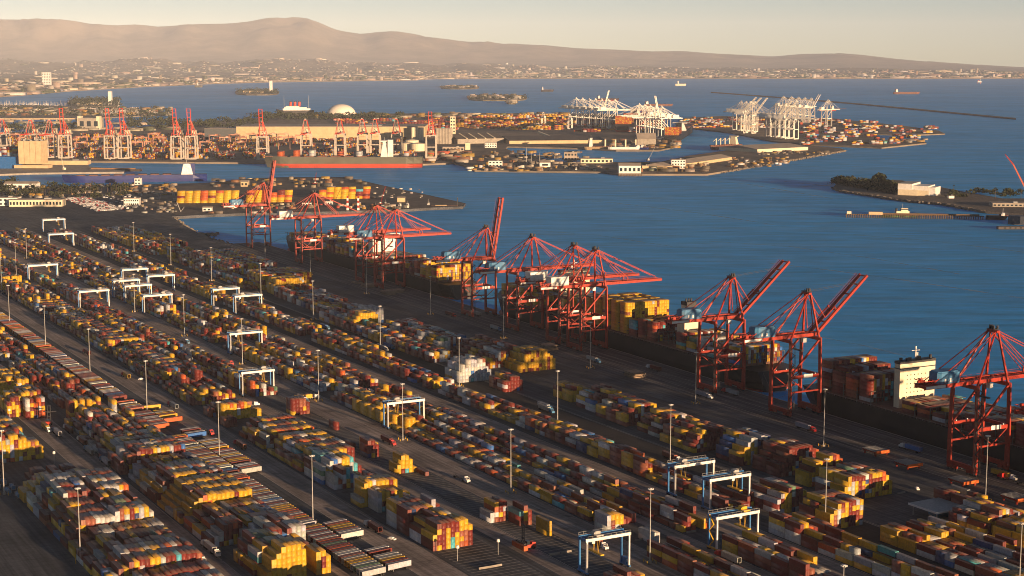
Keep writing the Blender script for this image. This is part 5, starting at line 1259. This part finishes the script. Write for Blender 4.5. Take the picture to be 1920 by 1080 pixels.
# container fields of the far terminals (part of the box mass)
def field(x0, y0, x1, y1, n, pal, rz, seed, tmax=4, nx=(1, 4), ny=(4, 9)):
    r = random.Random(seed)
    for i in range(n):
        p = G(r.uniform(x0, x1), r.uniform(y0, y1)); h = r.randint(2, tmax)
        more_boxes(p, rz, r.randint(*nx), r.randint(*ny), lambda a, b, q: max(1, h - (q.random() < .3)), pal, 12.6, 2.6, 12.2, seed * 100 + i)
field(30, 276, 500, 298, 190, 'mix', math.pi / 2, 101, 5); field(20, 254, 560, 274, 170, 'mix', math.pi / 2, 102, 4); field(560, 262, 780, 300, 80, 'mix', math.pi / 2, 103, 4)
field(640, 222, 850, 246, 80, 'red', 0.1, 104, 5, (2, 6), (3, 6)); field(855, 220, 1060, 243, 120, 'warm', 0.05, 105, 6, (2, 6), (3, 6)); field(870, 226, 1010, 238, 45, 'red', 0.05, 115, 6, (2, 6), (3, 6)); field(1040, 226, 1240, 248, 60, 'red', 0.2, 106, 4, (2, 5), (3, 6)); field(1280, 223, 1440, 240, 60, 'cool', .2, 107, 4); field(1500, 226, 1640, 250, 60, 'cool', .3, 108, 4, (1, 3), (3, 8)); field(1500, 252, 1720, 272, 45, 'cool', .3, 109, 4, (1, 3), (3, 8)); field(1600, 236, 1750, 250, 34, 'cool', .3, 110, 3, (1, 3), (3, 6))
GOODS += scatter((870, 312, 1140, 321), 60, WARM + [(.6, .58, .55)], 3, 9, 2, 6, G, 11) + scatter((900, 286, 1100, 312), 110, WARM + [(.15, .14, .13)], 3, 11, 2, 7, G, 12) + scatter((1345, 290, 1560, 296), 0, WARM, 4, 8, 2, 4) + scatter((790, 285, 900, 305), 50, WARM + [(.5, .1, .05)], 5, 18, 4, 10, G, 13)
GOODS += scatter((1180, 306, 1330, 322), 60, WARM + [(.1, .12, .08)], 4, 14, 3, 8, G, 14) + scatter((1360, 296, 1480, 314), 60, WARM + [(.6, .6, .6)], 3, 7, 2, 4, G, 15) + scatter((1420, 284, 1560, 290), 40, WARM, 3, 8, 2, 4, G, 16) + scatter((560, 214, 1060, 222), 140, WARM + [(.1, .12, .07), (.09, .1, .06)], 8, 26, 5, 12, G, 17) + scatter((-20, 203, 320, 217), 320, WARM + [(.09, .1, .06), (.1, .11, .06), (.55, .5, .45)], 6, 22, 4, 10, G, 18) + scatter((0, 225, 330, 246), 60, [(.09, .1, .06), (.3, .26, .2)], 10, 30, 5, 10, G, 19) + scatter((1640, 262, 1735, 267), 20, WARM, 5, 12, 3, 6, G, 20) + scatter((1140, 264, 1270, 279), 60, WARM, 5, 16, 3, 9, G, 21)
# sheds, silos and buildings of the far terminals
boxes_at(620, 262, 350, 24, 220, M_TAN, 'far_shed', 'very long tan shed behind the red and white cranes', 'shed', G, 0, 'flat', None)
boxes_at(415, 262, 62, 20, 120, paint('dark shed', (.08, .09, .1), .7), 'dark_shed', 'dark blue shed left of the long tan shed', 'shed', G, 0, 'flat', None)
boxes_at(167, 243, 38, 21, 60, M_CONC, 'lift_tower_block', 'grey industrial block with a gate opening behind the left cranes', 'building', G, 0, None, (3, 1))
for px, lab in ((149, 'left'), (184, 'right')): boxes_at(px, 243, 6, 24, 30, M_CREAM, 'pier_tower', lab + ' pale tower of the grey industrial block', 'tower', G, 0, None, None)
boxes_at(849, 268, 10, 49, 24, M_CREAM, 'elevator_tower', 'tall cream elevator tower beside the silos', 'tower', G, 0, 'flat', (2, 8))
sm = MB().cyl((0, 0, 0), (0, 0, 46), 6.0, 12).mesh('silo', M_CONC)
for i in range(11):
    tag(put('grain_silo', sm, None, G(817 + i * 2.8, 269 + (i % 2) * .8)), 'grey grain silo in the row beside the elevator tower, %s from the left' % nth(i + 1), 'silo', 'grain silos')
sm2 = MB().cyl((0, 0, 0), (0, 0, 40), 5.0, 12).mesh('silo', M_CREAM)
for i in range(5): tag(put('grain_silo', sm2, None, G(774 + i * 4.4, 263)), 'pale grain silo behind the right cranes, %s from the left' % nth(i + 1), 'silo', 'pale grain silos')
tm = MB().cyl((0, 0, 0), (0, 0, 20), 20, 18).cyl((0, 0, 20), (0, 0, 23), 20, 18, 4).mesh('storage_tank', M_CREAM)
for i, (px, py) in enumerate(((765, 282), (783, 283), (772, 276))): tag(put('storage_tank', tm, None, G(px, py)), 'cream storage tank below the silos, %s of three' % nth(i + 1), 'tank', 'storage tanks')
M_DKROOF = paint('dark shed roof', (.085, .075, .07), .8)
def long_shed(px0, py0, px1, py1, hpx, dm, wallm, roofm, label, ribs=0):
    a, b = G(px0, py0), G(px1, py1); d = b - a; L = d.length; rz = math.atan2(d.y, d.x); k = mpp(a); h = hpx * k
    o = thing('storage_shed', label, 'shed', a, rz); MB().box((L / 2, dm / 2, h / 2), (L, dm, h)).build('wall', wallm, o)
    MB().gable((L / 2, dm / 2, h), (L + 2, dm + 3), 0, h * .9).build('roof', roofm, o)
    for i in range(ribs):
        x = L * (i + 1) / (ribs + 1); MB().beam((x, -1, h + .8), (x, dm / 2, h * 1.9 + .8), 4, 2).build('roof_conveyor', M_CREAM, o)
    return o
long_shed(858, 270, 945, 268, 9, 120, M_CONC, M_DKROOF, 'dark-roofed storage shed with pale roof conveyors', 4); long_shed(955, 270, 1135, 268.5, 6, 260, M_TAN, M_DKROOF, 'very long dark-roofed bulk shed on the basin'); long_shed(1195, 273, 1230, 273, 12, 60, M_CONC, M_ROOF, 'grey shed at the end of the basin quay')
long_shed(1250, 318, 1262 + 110, 300, 6, 60, M_TAN, M_ROOF, 'long tan transit shed on the angled pier'); long_shed(1420, 286, 1515, 281.5, 6, 150, M_CREAM, M_ROOF, 'broad cream warehouse near the tip of the angled pier')
boxes_at(1272, 316, 26, 16, 40, M_WHITE, 'white_office', 'white four-storey office at the root of the angled pier', 'building', G, 0, 'flat', (5, 3)); boxes_at(1181, 325, 41, 14, 40, M_WHITE, 'wharf_house', 'white warehouse on timber piles at the water', 'building', G, 0, 'gable', (5, 1)); boxes_at(1210, 319, 12, 8, 20, M_TAN, 'small_hut', 'small tan hut right of the white warehouse', 'building', G, 0, 'flat', None)
pl = MB(); p0 = G(1160, 327); p1 = G(1203, 327)
for i in range(16): q = p0.lerp(p1, i / 15); pl.cyl((q.x, q.y - 4, -9), (q.x, q.y - 4, -.5), 1.0, 6)
tag(pl.build('timber_pile', M_WOOD), 'timber piles under the white warehouse', None, None, 'stuff')
boxes_at(929, 313, 26, 11, 30, M_WHITE, 'harbour_house', 'white two-storey house on the tug wharf point', 'building', G, 0, 'flat', (4, 2)); boxes_at(1022, 313, 20, 8, 30, M_WHITE, 'gabled_shed', 'white gabled shed on the tug wharf', 'building', G, 0, 'gable', (1, 1)); boxes_at(1119, 306, 60, 8, 40, M_CREAM, 'pale_works', 'pale works building beside the basin', 'building', G, 0, 'flat', (8, 1)); boxes_at(1070, 302, 24, 16, 30, M_ROOF, 'batch_plant', 'brown processing plant with silos beside the basin', 'building', G, 0, 'flat', (4, 2))
boxes_at(877, 281, 9, 13, 20, M_CREAM, 'works_tower', 'cream tower in front of the storage shed', 'tower', G, 0, None, None); boxes_at(850, 284, 40, 8, 30, M_ROOF, 'conveyor_works', 'reddish conveyor works left of the cream tower', 'building', G, 0, 'flat', (6, 1)); boxes_at(920, 277, 22, 9, 20, M_WHITE, 'white_superstructure', 'white ship superstructure with red funnel top in the basin', 'ship', G, 0, None, (5, 2))
for px, h, lab in ((987, 32, 'tallest'), (996, 22, 'middle'), (1012, 22, 'right')):
    p = G(px, 308); o = thing('lattice_mast', lab + ' thin radio mast on the tug wharf', 'mast', p, 0); MB().beam((0, 0, 0), (0, 0, h * mpp(p)), 1.6, 1.6, .5, .5).build('pole', M_GREY, o); MB().box((0, 0, 1), (4, 4, 2)).build('base', M_CONC, o)
for i, (px, py) in enumerate(((1135, 279), (1154, 279), (1173, 279), (1192, 279))):
    p = G(px, py); boxes_at(px, py, 2.6, 17, 6, M_CREAM, 'loader_leg', 'yellow loader tower on the basin quay, %s from the left' % nth(i + 1), 'tower', G, 0, 'flat', None, 'loader towers')
for x0, y0, x1, y1, lab in ((1290 // 1, 262, 1330, 272, 'pale conveyor above the long dark shed'), ):
    a, b = G(1010, 262), G(1050, 268); k = mpp(a); o = thing('conveyor', lab, 'conveyor', a, 0); MB().beam((0, 0, 14 * k), (b.x - a.x, b.y - a.y, 5 * k), 6, 5).build('gallery', M_CREAM, o); MB().box(((b.x - a.x) * .5, (b.y - a.y) * .5, 4 * k), (3, 3, 8 * k)).build('trestle', M_GREY, o)
# dome and ocean liner
p = G(640, 217); k = mpp(p); R = 27 * k; dm = MB(); NA, NB = 28, 9
for j in range(NB):
    t = j / (NB - 1) * math.pi / 2
    for i in range(NA): a = 2 * math.pi * i / NA; dm.v.append((R * math.cos(t) * math.cos(a), R * math.cos(t) * math.sin(a), 5 + R * .72 * math.sin(t)))
for j in range(NB - 1):
    for i in range(NA): dm.f.append((j * NA + i, j * NA + (i + 1) % NA, (j + 1) * NA + (i + 1) % NA, (j + 1) * NA + i))
o = thing('dome', 'huge white dome hall beside the ocean liner', 'dome', p, 0); d = dm.build('shell', paint('dome skin', (.78, .72, .62), .6, 0, .06, .02), o)
for q in d.data.polygons: q.use_smooth = True
MB().cyl((0, 0, 0), (0, 0, 5), R, 28).build('base_ring', M_CREAM, o)
a, b = G(519, 217, -4), G(589, 216.5, -4); d = b - a; L = d.length; rz = math.atan2(d.y, d.x); k = mpp(a)
o = thing('ocean_liner', 'white and black ocean liner with three red funnels', 'ship', b, rz + math.pi); ship_hull(L, L * .11, 24, 0, .2, .1, .6, 7, 20).build('hull', M_HULL, o)
h = MB(); h.box((L * .47, 0, 28), (L * .74, L * .10, 9)); h.box((L * .5, 0, 35), (L * .6, L * .09, 6)); h.box((L * .58, 0, 40), (L * .36, L * .075, 5)); h.build('superstructure', M_WHITE, o)
for i in range(3):
    f_ = MB().cyl((L * (.40 + i * .115), 0, 42), (L * (.39 + i * .115), 0, 62), 6.0, 12).build('funnel', RWH, o); MB().cyl((L * (.39 + i * .115), 0, 62), (L * (.389 + i * .115), 0, 65), 6.1, 12).build('funnel_top', M_DARK, f_)
for x in (.14, .8): MB().beam((L * x, 0, 26), (L * x, 0, 92), 1.6, 1.6, .6, .6).build('mast', M_GREY, o)
# the low beige bridge over the inner channel
a, b = G(-60, 229), G(140, 228.5); d = b - a; o = thing('road_bridge', 'low beige road bridge over the inner channel at the left', 'bridge', a, math.atan2(d.y, d.x)); L = d.length
MB().box((L / 2, 0, 13), (L, 16, 3.5)).build('deck', M_TAN, o)
for i in range(9): MB().box((L * (i + .5) / 9, 0, 5), (5, 12, 14)).build('pier', M_CONC, o)
tall = cargo_ship(1166, 250, 1210, 221, 30, M_HULL, M_REDH, 'tall container ship seen end-on with orange containers over a white stern', 'container_ship', G, 62, .5, 30, None, 0, False, [(.03, 10, .95, (2, 0, 2)), (.1, 10, .95, (2, 0)), (.3, 9, .9, (2, 1)), (.7, 9, .9, (1, 4))])
boxes_at(1177, 247, 26, 8.5, 6, M_WHITE, 'stern_block', 'white stern panel of the tall container ship', 'ship', G, 0, None, None)
cargo_ship(1257, 267, 1290, 246, 20, M_HULL, None, 'container ship with orange boxes at the basin mouth', 'container_ship', G, 48, .5, 24, None, 0, False, [(.04, 9, .95, (2, 0, 2)), (.16, 8, .95, (2, 1))])
cargo_ship(1096, 281, 1146, 281.5, 10, paint('tan hull', (.35, .25, .14), .7), None, 'small tan ship with white bridge at the basin quay', 'cargo_ship', G, 22, .24, 22)
cargo_ship(1140, 282.5, 1202, 282.5, 11, M_WHITE, None, 'white-sided cargo ship at the basin quay', 'cargo_ship', G, 24, .9, 3); cargo_ship(1199, 282.5, 1216, 282.8, 10, M_NAVY, None, 'small blue boat at the end of the basin quay', 'cargo_ship', G, 16, .3, 5)
cargo_ship(1333, 281, 1386, 277, 12, M_DECK, None, 'brown bulk ship with yellow deck cranes behind the angled pier', 'bulk_ship', G, 28, .2, 22, M_CREAM, 4, True)
# ================================================================== oil islands, ships at anchor, platform
def tree_meshes(seed, h, w):
    """trunk, limbs and a crown of leaf clumps; gaps are left between clumps"""
    r = random.Random(seed); t = MB(); t.cyl((0, 0, 0), (0, 0, h * .5), h * .035, 7, h * .02)
    for k in range(5):
        a = r.uniform(0, 6.28); t.cyl((0, 0, h * r.uniform(.3, .48)), (w * .3 * math.cos(a), w * .3 * math.sin(a), h * r.uniform(.55, .8)), h * .016, 5, h * .006)
    c = MB()
    for k in range(260):
        while True:
            x, y, z = r.uniform(-1, 1), r.uniform(-1, 1), r.uniform(-1, 1); q = x * x + y * y + z * z
            if .18 < q < 1: break
        lump = .75 + .3 * mnoise.noise(Vector((x * 2.2 + seed, y * 2.2, z * 2.2)))
        p = Vector((x * w * .55 * lump, y * w * .55 * lump, h * .64 + z * h * .36 * lump)); s = w * r.uniform(.05, .10)
        u_ = Vector((r.uniform(-1, 1), r.uniform(-1, 1), r.uniform(-1, 1))).normalized(); v_ = u_.orthogonal().normalized(); n = len(c.v)
        for i, j in ((-1, -1), (1, -1), (1.2, 1), (-.8, 1)): w_ = p + u_ * (i * s) + v_ * (j * s); c.v.append(tuple(w_))
        c.f.append((n, n + 1, n + 2, n + 3))
    return (('trunk', t.mesh('trunk', M_BARK)), ('crown', c.mesh('crown', M_LEAF)))
def palm_meshes(seed, h):
    r = random.Random(seed); t = MB(); t.cyl((0, 0, 0), (r.uniform(-.4, .4), 0, h), .32, 6, .2); c = MB()
    for k in range(18):
        a = k * 2.4; e = r.uniform(-.5, .9)
        p0 = Vector((0, 0, h)); d = Vector((math.cos(a), math.sin(a), e)).normalized(); s = Vector((-math.sin(a), math.cos(a), 0)); p1 = p0 + d * 1.7; p2 = p1 + Vector((d.x * 1.4, d.y * 1.4, -.9)); n = len(c.v)
        c.v += [tuple(p0 - s * .15), tuple(p0 + s * .15), tuple(p1 + s * .45), tuple(p1 - s * .45), tuple(p2 + s * .1), tuple(p2 - s * .1)]; c.f += [(n, n + 1, n + 2, n + 3), (n + 3, n + 2, n + 4, n + 5)]
    return (('trunk', t.mesh('trunk', M_BARK)), ('crown', c.mesh('crown', M_LEAF)))
TREES = [tree_meshes(i, 12, 10) for i in range(5)]; PALMS = [palm_meshes(i, 13) for i in range(3)]
def foliage_mass(name, label, spots, seed):
    """a belt of trees that reads as one mass: leaf clumps round many centres"""
    r = random.Random(seed); q = []
    for p, w, h, n in spots:
        for k in range(n):
            a, b, c = r.gauss(0, .38), r.gauss(0, .38), r.random() ** .7
            s = w * r.uniform(.07, .16); x, y, z = p.x + a * w, p.y + b * w, p.z + h * (.12 + c * .85 * (1 - .5 * (a * a + b * b)))
            u_ = np.array([r.uniform(-1, 1), r.uniform(-1, 1), r.uniform(-.6, .6)]); u_ /= np.linalg.norm(u_); v_ = np.cross(u_, [r.uniform(-1, 1), r.uniform(-1, 1), r.uniform(-1, 1)]); v_ /= np.linalg.norm(v_)
            q.append([np.array((x, y, z)) + u_ * i * s + v_ * j * s for i, j in ((-1, -1), (1, -1), (1, 1), (-1, 1))])
    Vv = np.array(q).reshape(-1, 3); o = soup(name, M_LEAF, Vv, np.arange(len(Vv)).reshape(-1, 4)); return tag(o, label, None, None, 'stuff')
r = random.Random(3); sp = []
for i in range(95): p = G(r.uniform(240, 500), r.uniform(226, 242)); sp.append((p, 22, r.uniform(14, 26), 26))
for i in range(150): p = G(r.uniform(470, 760), r.uniform(216, 226)); sp.append((p, 24, r.uniform(12, 24), 22))
for i in range(120): p = G(r.uniform(-10, 320), r.uniform(201, 218)); sp.append((p, 24, r.uniform(9, 16), 14))
for i in range(60): p = G(r.uniform(0, 150), r.uniform(236, 247)); sp.append((p, 22, r.uniform(10, 18), 16))
foliage_mass('far_trees', 'belts of trees on the far terminals and the marina shore', sp, 4)
sp = [(GF(r.uniform(0, 240), r.uniform(350, 372)), 9, r.uniform(7, 14), 34) for i in range(95)] + [(GF(r.uniform(0, 40), r.uniform(345, 362)), 12, r.uniform(12, 18), 50) for i in range(14)]
foliage_mass('roadside_trees', 'scrubby trees along the road beyond the yard', sp, 5)
sp = []
for i in range(90):
    t = r.random(); p = G(1566 + t * 122, 346 + t * 20 - r.random() * (6 + 6 * t)); sp.append((p, 14, r.uniform(9, 17), 60))
for i in range(24): p = G(r.uniform(1775, 1915), r.uniform(360, 372)); sp.append((p, 12, r.uniform(5, 10), 36))
foliage_mass('shore_thicket', 'dense dark thicket covering the rocky point', sp, 6)
tn = 0
for px, py, s, kind, lab in ((1648, 356, 2.9, 't', 'tallest dark tree rising from the thicket on the rocky point'), (1664, 358, 2.0, 't', 'rounded tree right of the tallest one on the point'), (1634, 355, 1.7, 't', 'tree left of the tallest one on the point'), (1688, 362, 1.6, 't', 'tree against the white building on the point'), (1591, 346, 1.2, 'p', 'left palm on the rocky point'), (1598, 346, 1.3, 'p', 'right palm on the rocky point'), (1618, 349, 1.1, 't', 'small tree behind the palms on the point'), (1788, 362, 1.1, 'p', 'lone palm right of the white building'), (1866, 372, 1.4, 'p', 'palm near the right frame edge, left one'), (1914, 374, 1.3, 'p', 'palm at the right frame edge')):
    o = thing('tree' if kind == 't' else 'palm_tree', lab, 'tree', G(px, py), r.uniform(0, 6), None, s); copies(TREES[tn % 5] if kind == 't' else PALMS[tn % 3], o); tn += 1
for i in range(22):
    px = 62 + i * 8.2 + r.uniform(-3, 3); o = thing('palm_tree', 'palm in the roadside row behind the terminal building, %s from the left' % nth(i + 1), 'tree', GF(px, 366 + r.uniform(-4, 3)), r.uniform(0, 6), 'roadside palms', r.uniform(.9, 1.5)); copies(PALMS[i % 3], o)
# white building on the point
p = G(1696, 366); k = mpp(p)
o = thing('point_building', 'white and cream windowless building on the rocky point', 'building', p, D2R(-28)); w = 58 * k
MB().box((0, 32, 10.5), (w * .45, 62, 21)).build('wall', M_WHITE, o); MB().box((w * .48, 28, 9.0), (w * .5, 50, 18)).build('wing', M_WHITE, o); MB().box((w * .84, 24, 8), (w * .2, 40, 16)).build('annex', M_WHITE, o)
MB().box((w * .1, .6, 5.2), (w * .63, 1, 10.4)).box((w * .48, 2.6, 5.0), (w * .5, 1, 9.6)).build('lower_panel', M_CREAM, o); MB().box((0, 32, 21.3), (w * .46, 63, .6)).build('roof', M_GREY, o)
boxes_at(1895, 388, 60, 6, 30, M_CONC, 'waterside_shed', 'pale low shed at the right frame edge on the point', 'shed', G, -.1, 'flat', (8, 1)); boxes_at(1784, 372, 10, 4, 12, M_WHITE, 'point_hut', 'small white hut right of the white building', 'building', G, 0, 'flat', None)
# timber jetty with a green boat
a, b = G(1585, 403), G(1845, 407); d = b - a; L = d.length; rz = math.atan2(d.y, d.x); o = thing('jetty', 'long timber jetty in front of the rocky point', 'jetty', Vector((a.x, a.y, 0)), rz)
MB().box((L / 2, 4, 0.4), (L, 9, .9)).build('deck', M_WOOD, o); pm = MB().cyl((0, 0, -9), (0, 0, 1.5), .8, 6).mesh('pile', M_WOOD)
for i in range(60): put('pile', pm, o, (L * (i + .5) / 60, -.8, 0))
MB().box((L * .62, 6, 2), (L * .7, .4, 2.4)).build('screen', M_WOOD, o); MB().box((6, 4, 3), (7, 6, 5)).build('end_hut', M_CREAM, o); MB().box((48, 2, 3), (22, 7, 4.5)).build('pump_station', M_TAN, o)
boat(1652, 406, 62, .02, paint('green hull', (.06, .22, .06), .5), M_CREAM, 'green-hulled supply boat with white wheelhouse at the jetty', 'supply_boat', 'boat', G, 4.5, 1.6)
cargo_ship(1890, 420, 2010, 424, 14, paint('slate hull', (.05, .06, .08), .6), None, 'grey ship cut by the right frame edge', 'cargo_ship', G, 22, .5, 10); cargo_ship(1848, 411, 1888, 412, 7, M_HULL, None, 'dark low barge moored at the jetty root', 'cargo_ship', G, 16, .8, 2)
p = G(1880, 430, -4); o = thing('work_float', 'dark float with tyres in front of the grey ship', 'float', p, .02); MB().box((22, 0, 2.5), (60, 10, 4)).build('hull', M_TUG, o)
for i in range(7): MB().cyl((2 + i * 8, -5.2, 2.6), (2 + i * 8, -4.6, 2.6), 1.5, 10).build('tyre', M_RUBBER, o)
p = G(1935, 420); o = thing('tower_crane', 'red boom of a tall harbour crane reaching in at the right edge', 'crane', p, 2.92); e = Vector((38, 0, 92))
j = MB()
for y, z in ((-1.6, 0), (1.6, 0), (-1.6, 3), (1.6, 3)): j.beam((0, y, 30 + z), e * .82 + Vector((0, y * .7, 14 + z * .7)), .7)
for i in range(16): q = Vector((0, 0, 31)).lerp(e * .82 + Vector((0, 0, 15)), (i + .5) / 16); j.beam(q + Vector((0, -1.5, 0)), q + Vector((0, 1.5, 1.8)), .4)
j.build('boom', M_ORANGE, o); MB().beam(e * .82 + Vector((0, 0, 15)), e + Vector((6, 0, 14)), 2.2, 2.2, 1, 1).build('boom_tip', M_RED, o); MB().box((0, 0, 15), (6, 6, 30)).build('tower', M_ORANGE, o)
M_ISL = terrain_mat('island ground', (.16, .13, .09), (.09, .085, .05), (.30, .25, .18), .02, .05)
for n_, (x0, x1, y0, y1, tx, th, lab) in enumerate(((128, 226, 186, 200.5, 206, 24, 'palm-covered oil island left of the red cranes'), (441, 523, 168.5, 178, 508, 22, 'oil island with a white tower in the bay'), (826, 898, 160.5, 166.8, None, 0, 'low dark oil island farther out in the bay'), (877, 988, 178, 188.5, None, 0, 'long dark oil island in the middle of the bay'), (950, 968, 191.5, 194.5, None, 0, 'small rock islet below the long oil island'))):
    pts = []
    for i in range(20):
        t = 2 * math.pi * i / 20; pts.append(G((x0 + x1) / 2 + (x1 - x0) / 2 * math.copysign(abs(math.cos(t)) ** .6, math.cos(t)), (y0 + y1) / 2 + (y1 - y0) / 2 * math.copysign(abs(math.sin(t)) ** .6, math.sin(t))))
    land('oil_island', pts, M_ISL, lab, 3.0)
    sp = []
    for i in range(max(6, int((x1 - x0) * (1.6 if n_ < 2 else .7)))):
        p = G(r.uniform(x0 + 3, x1 - 3), r.uniform(y0 + 1.5, y1 - 1.5)); p.z += 3; sp.append((p, 22, r.uniform(12, 30) if n_ in (0, 1) else r.uniform(8, 18), 16))
    foliage_mass('island_trees', 'trees on the ' + lab, sp, 60 + n_)
    if tx:
        boxes_at(tx, y1 - 4, 5.4 if n_ == 0 else 5, th, 30, M_WHITE, 'island_tower', 'white camouflage tower on the ' + ('nearer' if n_ == 0 else 'farther') + ' oil island', 'tower', G, 0, 'flat', None)
        boxes_at((x0 + tx) / 2, y1 - 2.5, (x1 - x0) * .45, 5, 30, M_TAN, 'island_wall', 'tan facade wall on the ' + ('nearer' if n_ == 0 else 'farther') + ' oil island', 'building', G, 0, None, (9, 1))
    else: GOODS += scatter((x0 + 4, y0 + 2, x1 - 4, y1 - 2), 30, [(.2, .17, .14), (.1, .09, .08), (.45, .4, .34)], 12, 30, 8, 20, G, 80 + n_)
for px0, px1, py, hm, bt, hs, lab in ((1208, 1261, 199, M_DECK, None, .1, 'bulk carrier at anchor beyond the tall white cranes'), (1675, 1724, 176.5, M_DECK, None, .12, 'dark tanker at anchor in the right of the bay'), (1014, 1038, 172, M_HULL, None, .15, 'small dark ship at anchor in mid-bay'), (1266, 1286, 161, M_CREAM, None, .3, 'small pale ship far out in the bay'), (1118, 1160, 188.5, M_HULL, M_REDH, .12, 'dark container ship at anchor behind the tall white cranes'), (1535, 1568, 208, M_HULL, M_REDH, .8, 'dark ship at anchor behind the outer pier'), (365, 380, 163.8, M_GREYH, None, .4, 'small grey vessel near the far beach')):
    cargo_ship(px0, py, px1, py, 12 * mpp(G(px0, py)) / 3, hm, bt, lab, 'anchored_ship', G, None, hs, 14 * mpp(G(px0, py)) / 3, M_WHITE, 0)
p = G(1836, 156.5, -4); k = mpp(p); o = thing('oil_platform', 'small red and white oil platform far out at the right', 'platform', p, 0)
MB().box((0, 0, 3 * k), (7 * k, 5 * k, 1.8 * k)).build('deck', M_WHITE, o); MB().box((1.5 * k, 0, 6 * k), (1 * k, 1 * k, 4.5 * k)).build('derrick', M_GREY, o); MB().box((-1.5 * k, 0, 4.6 * k), (2 * k, 2 * k, 1.6 * k)).build('housing', RWH, o)
for x in (-2.5, 2.5): MB().box((x * k, 0, .8 * k), (.7 * k, .7 * k, 3.5 * k)).build('leg', M_ORANGE, o)
# marina masts and yachts: a forest of masts
mm_ = []
for i in range(420):
    p = G(r.uniform(-10, 225), r.uniform(193.2, 199)) if i < 260 else G(r.uniform(175, 260), r.uniform(206, 216)); mm_.append((p.x, p.y, p.z - 3, 9, 3.5, 2.4, r.uniform(0, 3), .7, .68, .62)); mm_.append((p.x, p.y, p.z - 3, .7, .7, r.uniform(12, 22), 0, .6, .58, .54))
Vv, Ff, Cc = box_soup(mm_); tag(soup('marina_yachts', M_BOXES, Vv, Ff, Cc), 'mass of moored yachts and masts in the marina', None, None, 'stuff')
# ================================================================== the city on the plain
CITY = []; r = random.Random(42)
for i in range(24000):
    px = r.uniform(-60, 1960); dc = coast_d(px)
    d = dc + 150 + (r.random() ** 1.7) * (26000 - 1000 - max(0, dc - 16000)) if r.random() < .8 else dc + 140 + r.random() * 900
    if d > 33000: continue
    a, b, c = ray(px, 140); Lq = math.hypot(a, b); x, y = a / Lq * d, b / Lq * d
    dens = mnoise.noise(Vector((x / 2500, y / 2500, 0)))
    if dens < -.12 and r.random() < .75: continue
    big = r.random() < .05; s = r.uniform(8, 22) if not big else r.uniform(40, 120); h = r.uniform(4, 10) if not big else r.uniform(8, 20)
    if r.random() < .012: h = r.uniform(20, 60); s = r.uniform(18, 32)
    col = r.choice(((.52, .44, .34), (.6, .54, .46), (.42, .33, .25), (.33, .22, .16), (.66, .62, .56), (.25, .2, .16), (.07, .085, .04), (.06, .075, .035), (.09, .1, .05)))
    col = tuple(q * .8 for q in col); CITY.append((x, y, hill_h(px, d) - d * d / (2 * EARTH) - 2, s * r.uniform(1, 2.6), s, h + 2, r.uniform(-.3, .3), *colour_of(col, r)))
Vv, Ff, Cc = box_soup(CITY); tag(soup('city_buildings', M_BOXES, Vv, Ff, Cc), 'spread of low city buildings on the coastal plain', None, None, 'stuff')
twr = [(87, 162, 15, 25, 'broad white apartment tower above the left beach'), (15, 128, 7, 10, 'pale twin block at the left edge of the city'), (28, 130, 4, 12, 'slim tower right of the pale twin block'), (54, 130, 4, 9, 'slim tower left of the wide white block'), (65, 130, 4, 8, 'second slim tower left of the wide white block'), (91, 132, 18, 6, 'wide white block behind the apartment tower'), (120, 132, 7, 12, 'left of two square towers'), (132, 132, 5, 12, 'right of two square towers'), (205, 131, 14, 8, 'tan hillside block right of the two square towers'), (310, 133, 22, 5, 'low white complex left of the big hangar'), (330, 131, 8, 6, 'white block beside the big hangar'), (455, 125, 20, 6, 'bright white hall on the plain'), (385, 122, 14, 5, 'pale hall in the middle of the plain'),
       (857, 122, 4, 6, 'slim pale tower above mid-bay'), (890, 126, 5, 6, 'white block above mid-bay'), (953, 121, 5, 7, 'pale tower of the distant downtown, left'), (1033, 119, 4, 7, 'pale tower of the distant downtown, middle'), (1046, 119, 4, 7, 'pale tower of the distant downtown, right'), (1100, 124, 8, 4, 'pale block right of the downtown'), (1545, 131, 4, 11, 'left chimney tower of the hazy power station'), (1552, 131, 4, 12, 'middle tower of the hazy power station'), (1567, 131, 3, 9, 'right tower of the hazy power station'), (1500, 133, 5, 4, 'pale block left of the power station'), (1672, 143, 16, 3, 'long pale block on the distant right shore')]
for px, py, w, h, lab in twr:
    boxes_at(px, py + (0 if py > 150 else 4), w, h, 40, M_WHITE if w > 4 else M_CREAM, 'city_tower', lab, 'building', G, 0, 'flat', (5, 9) if w > 12 and h > 20 else None)
# ================================================================== the masses
Vv, Ff, Cc = box_soup(BOXES); tag(soup('stacked_containers', M_BOXES, Vv, Ff, Cc), 'thousands of stacked containers in yards and on ships', None, None, 'stuff')
Vv, Ff, Cc = box_soup(GOODS); tag(soup('yard_goods', M_BOXES, Vv, Ff, Cc), 'scattered sheds, cargo and parked vehicles on the far wharves', None, None, 'stuff')
# ================================================================== the air
hz = MB().box((0, 29500, 550), (100000, 62000, 2040)).mesh('haze', None)
hm, hn = bpy.data.materials.new('haze'), None; hm.use_nodes = True; hn = hm.node_tree; hn.nodes.clear()
ho = hn.nodes.new('ShaderNodeOutputMaterial'); hv = hn.nodes.new('ShaderNodeVolumePrincipled')
hv.inputs['Color'].default_value = (0.72, 0.81, 1.0, 1); hv.inputs['Density'].default_value = HAZE_D; hv.inputs['Anisotropy'].default_value = -0.32
hn.links.new(hv.outputs[0], ho.inputs['Volume']); hz.materials.append(hm)
tag(put('haze', hz), 'thin warm haze over bay and mountains', None, None, 'stuff')
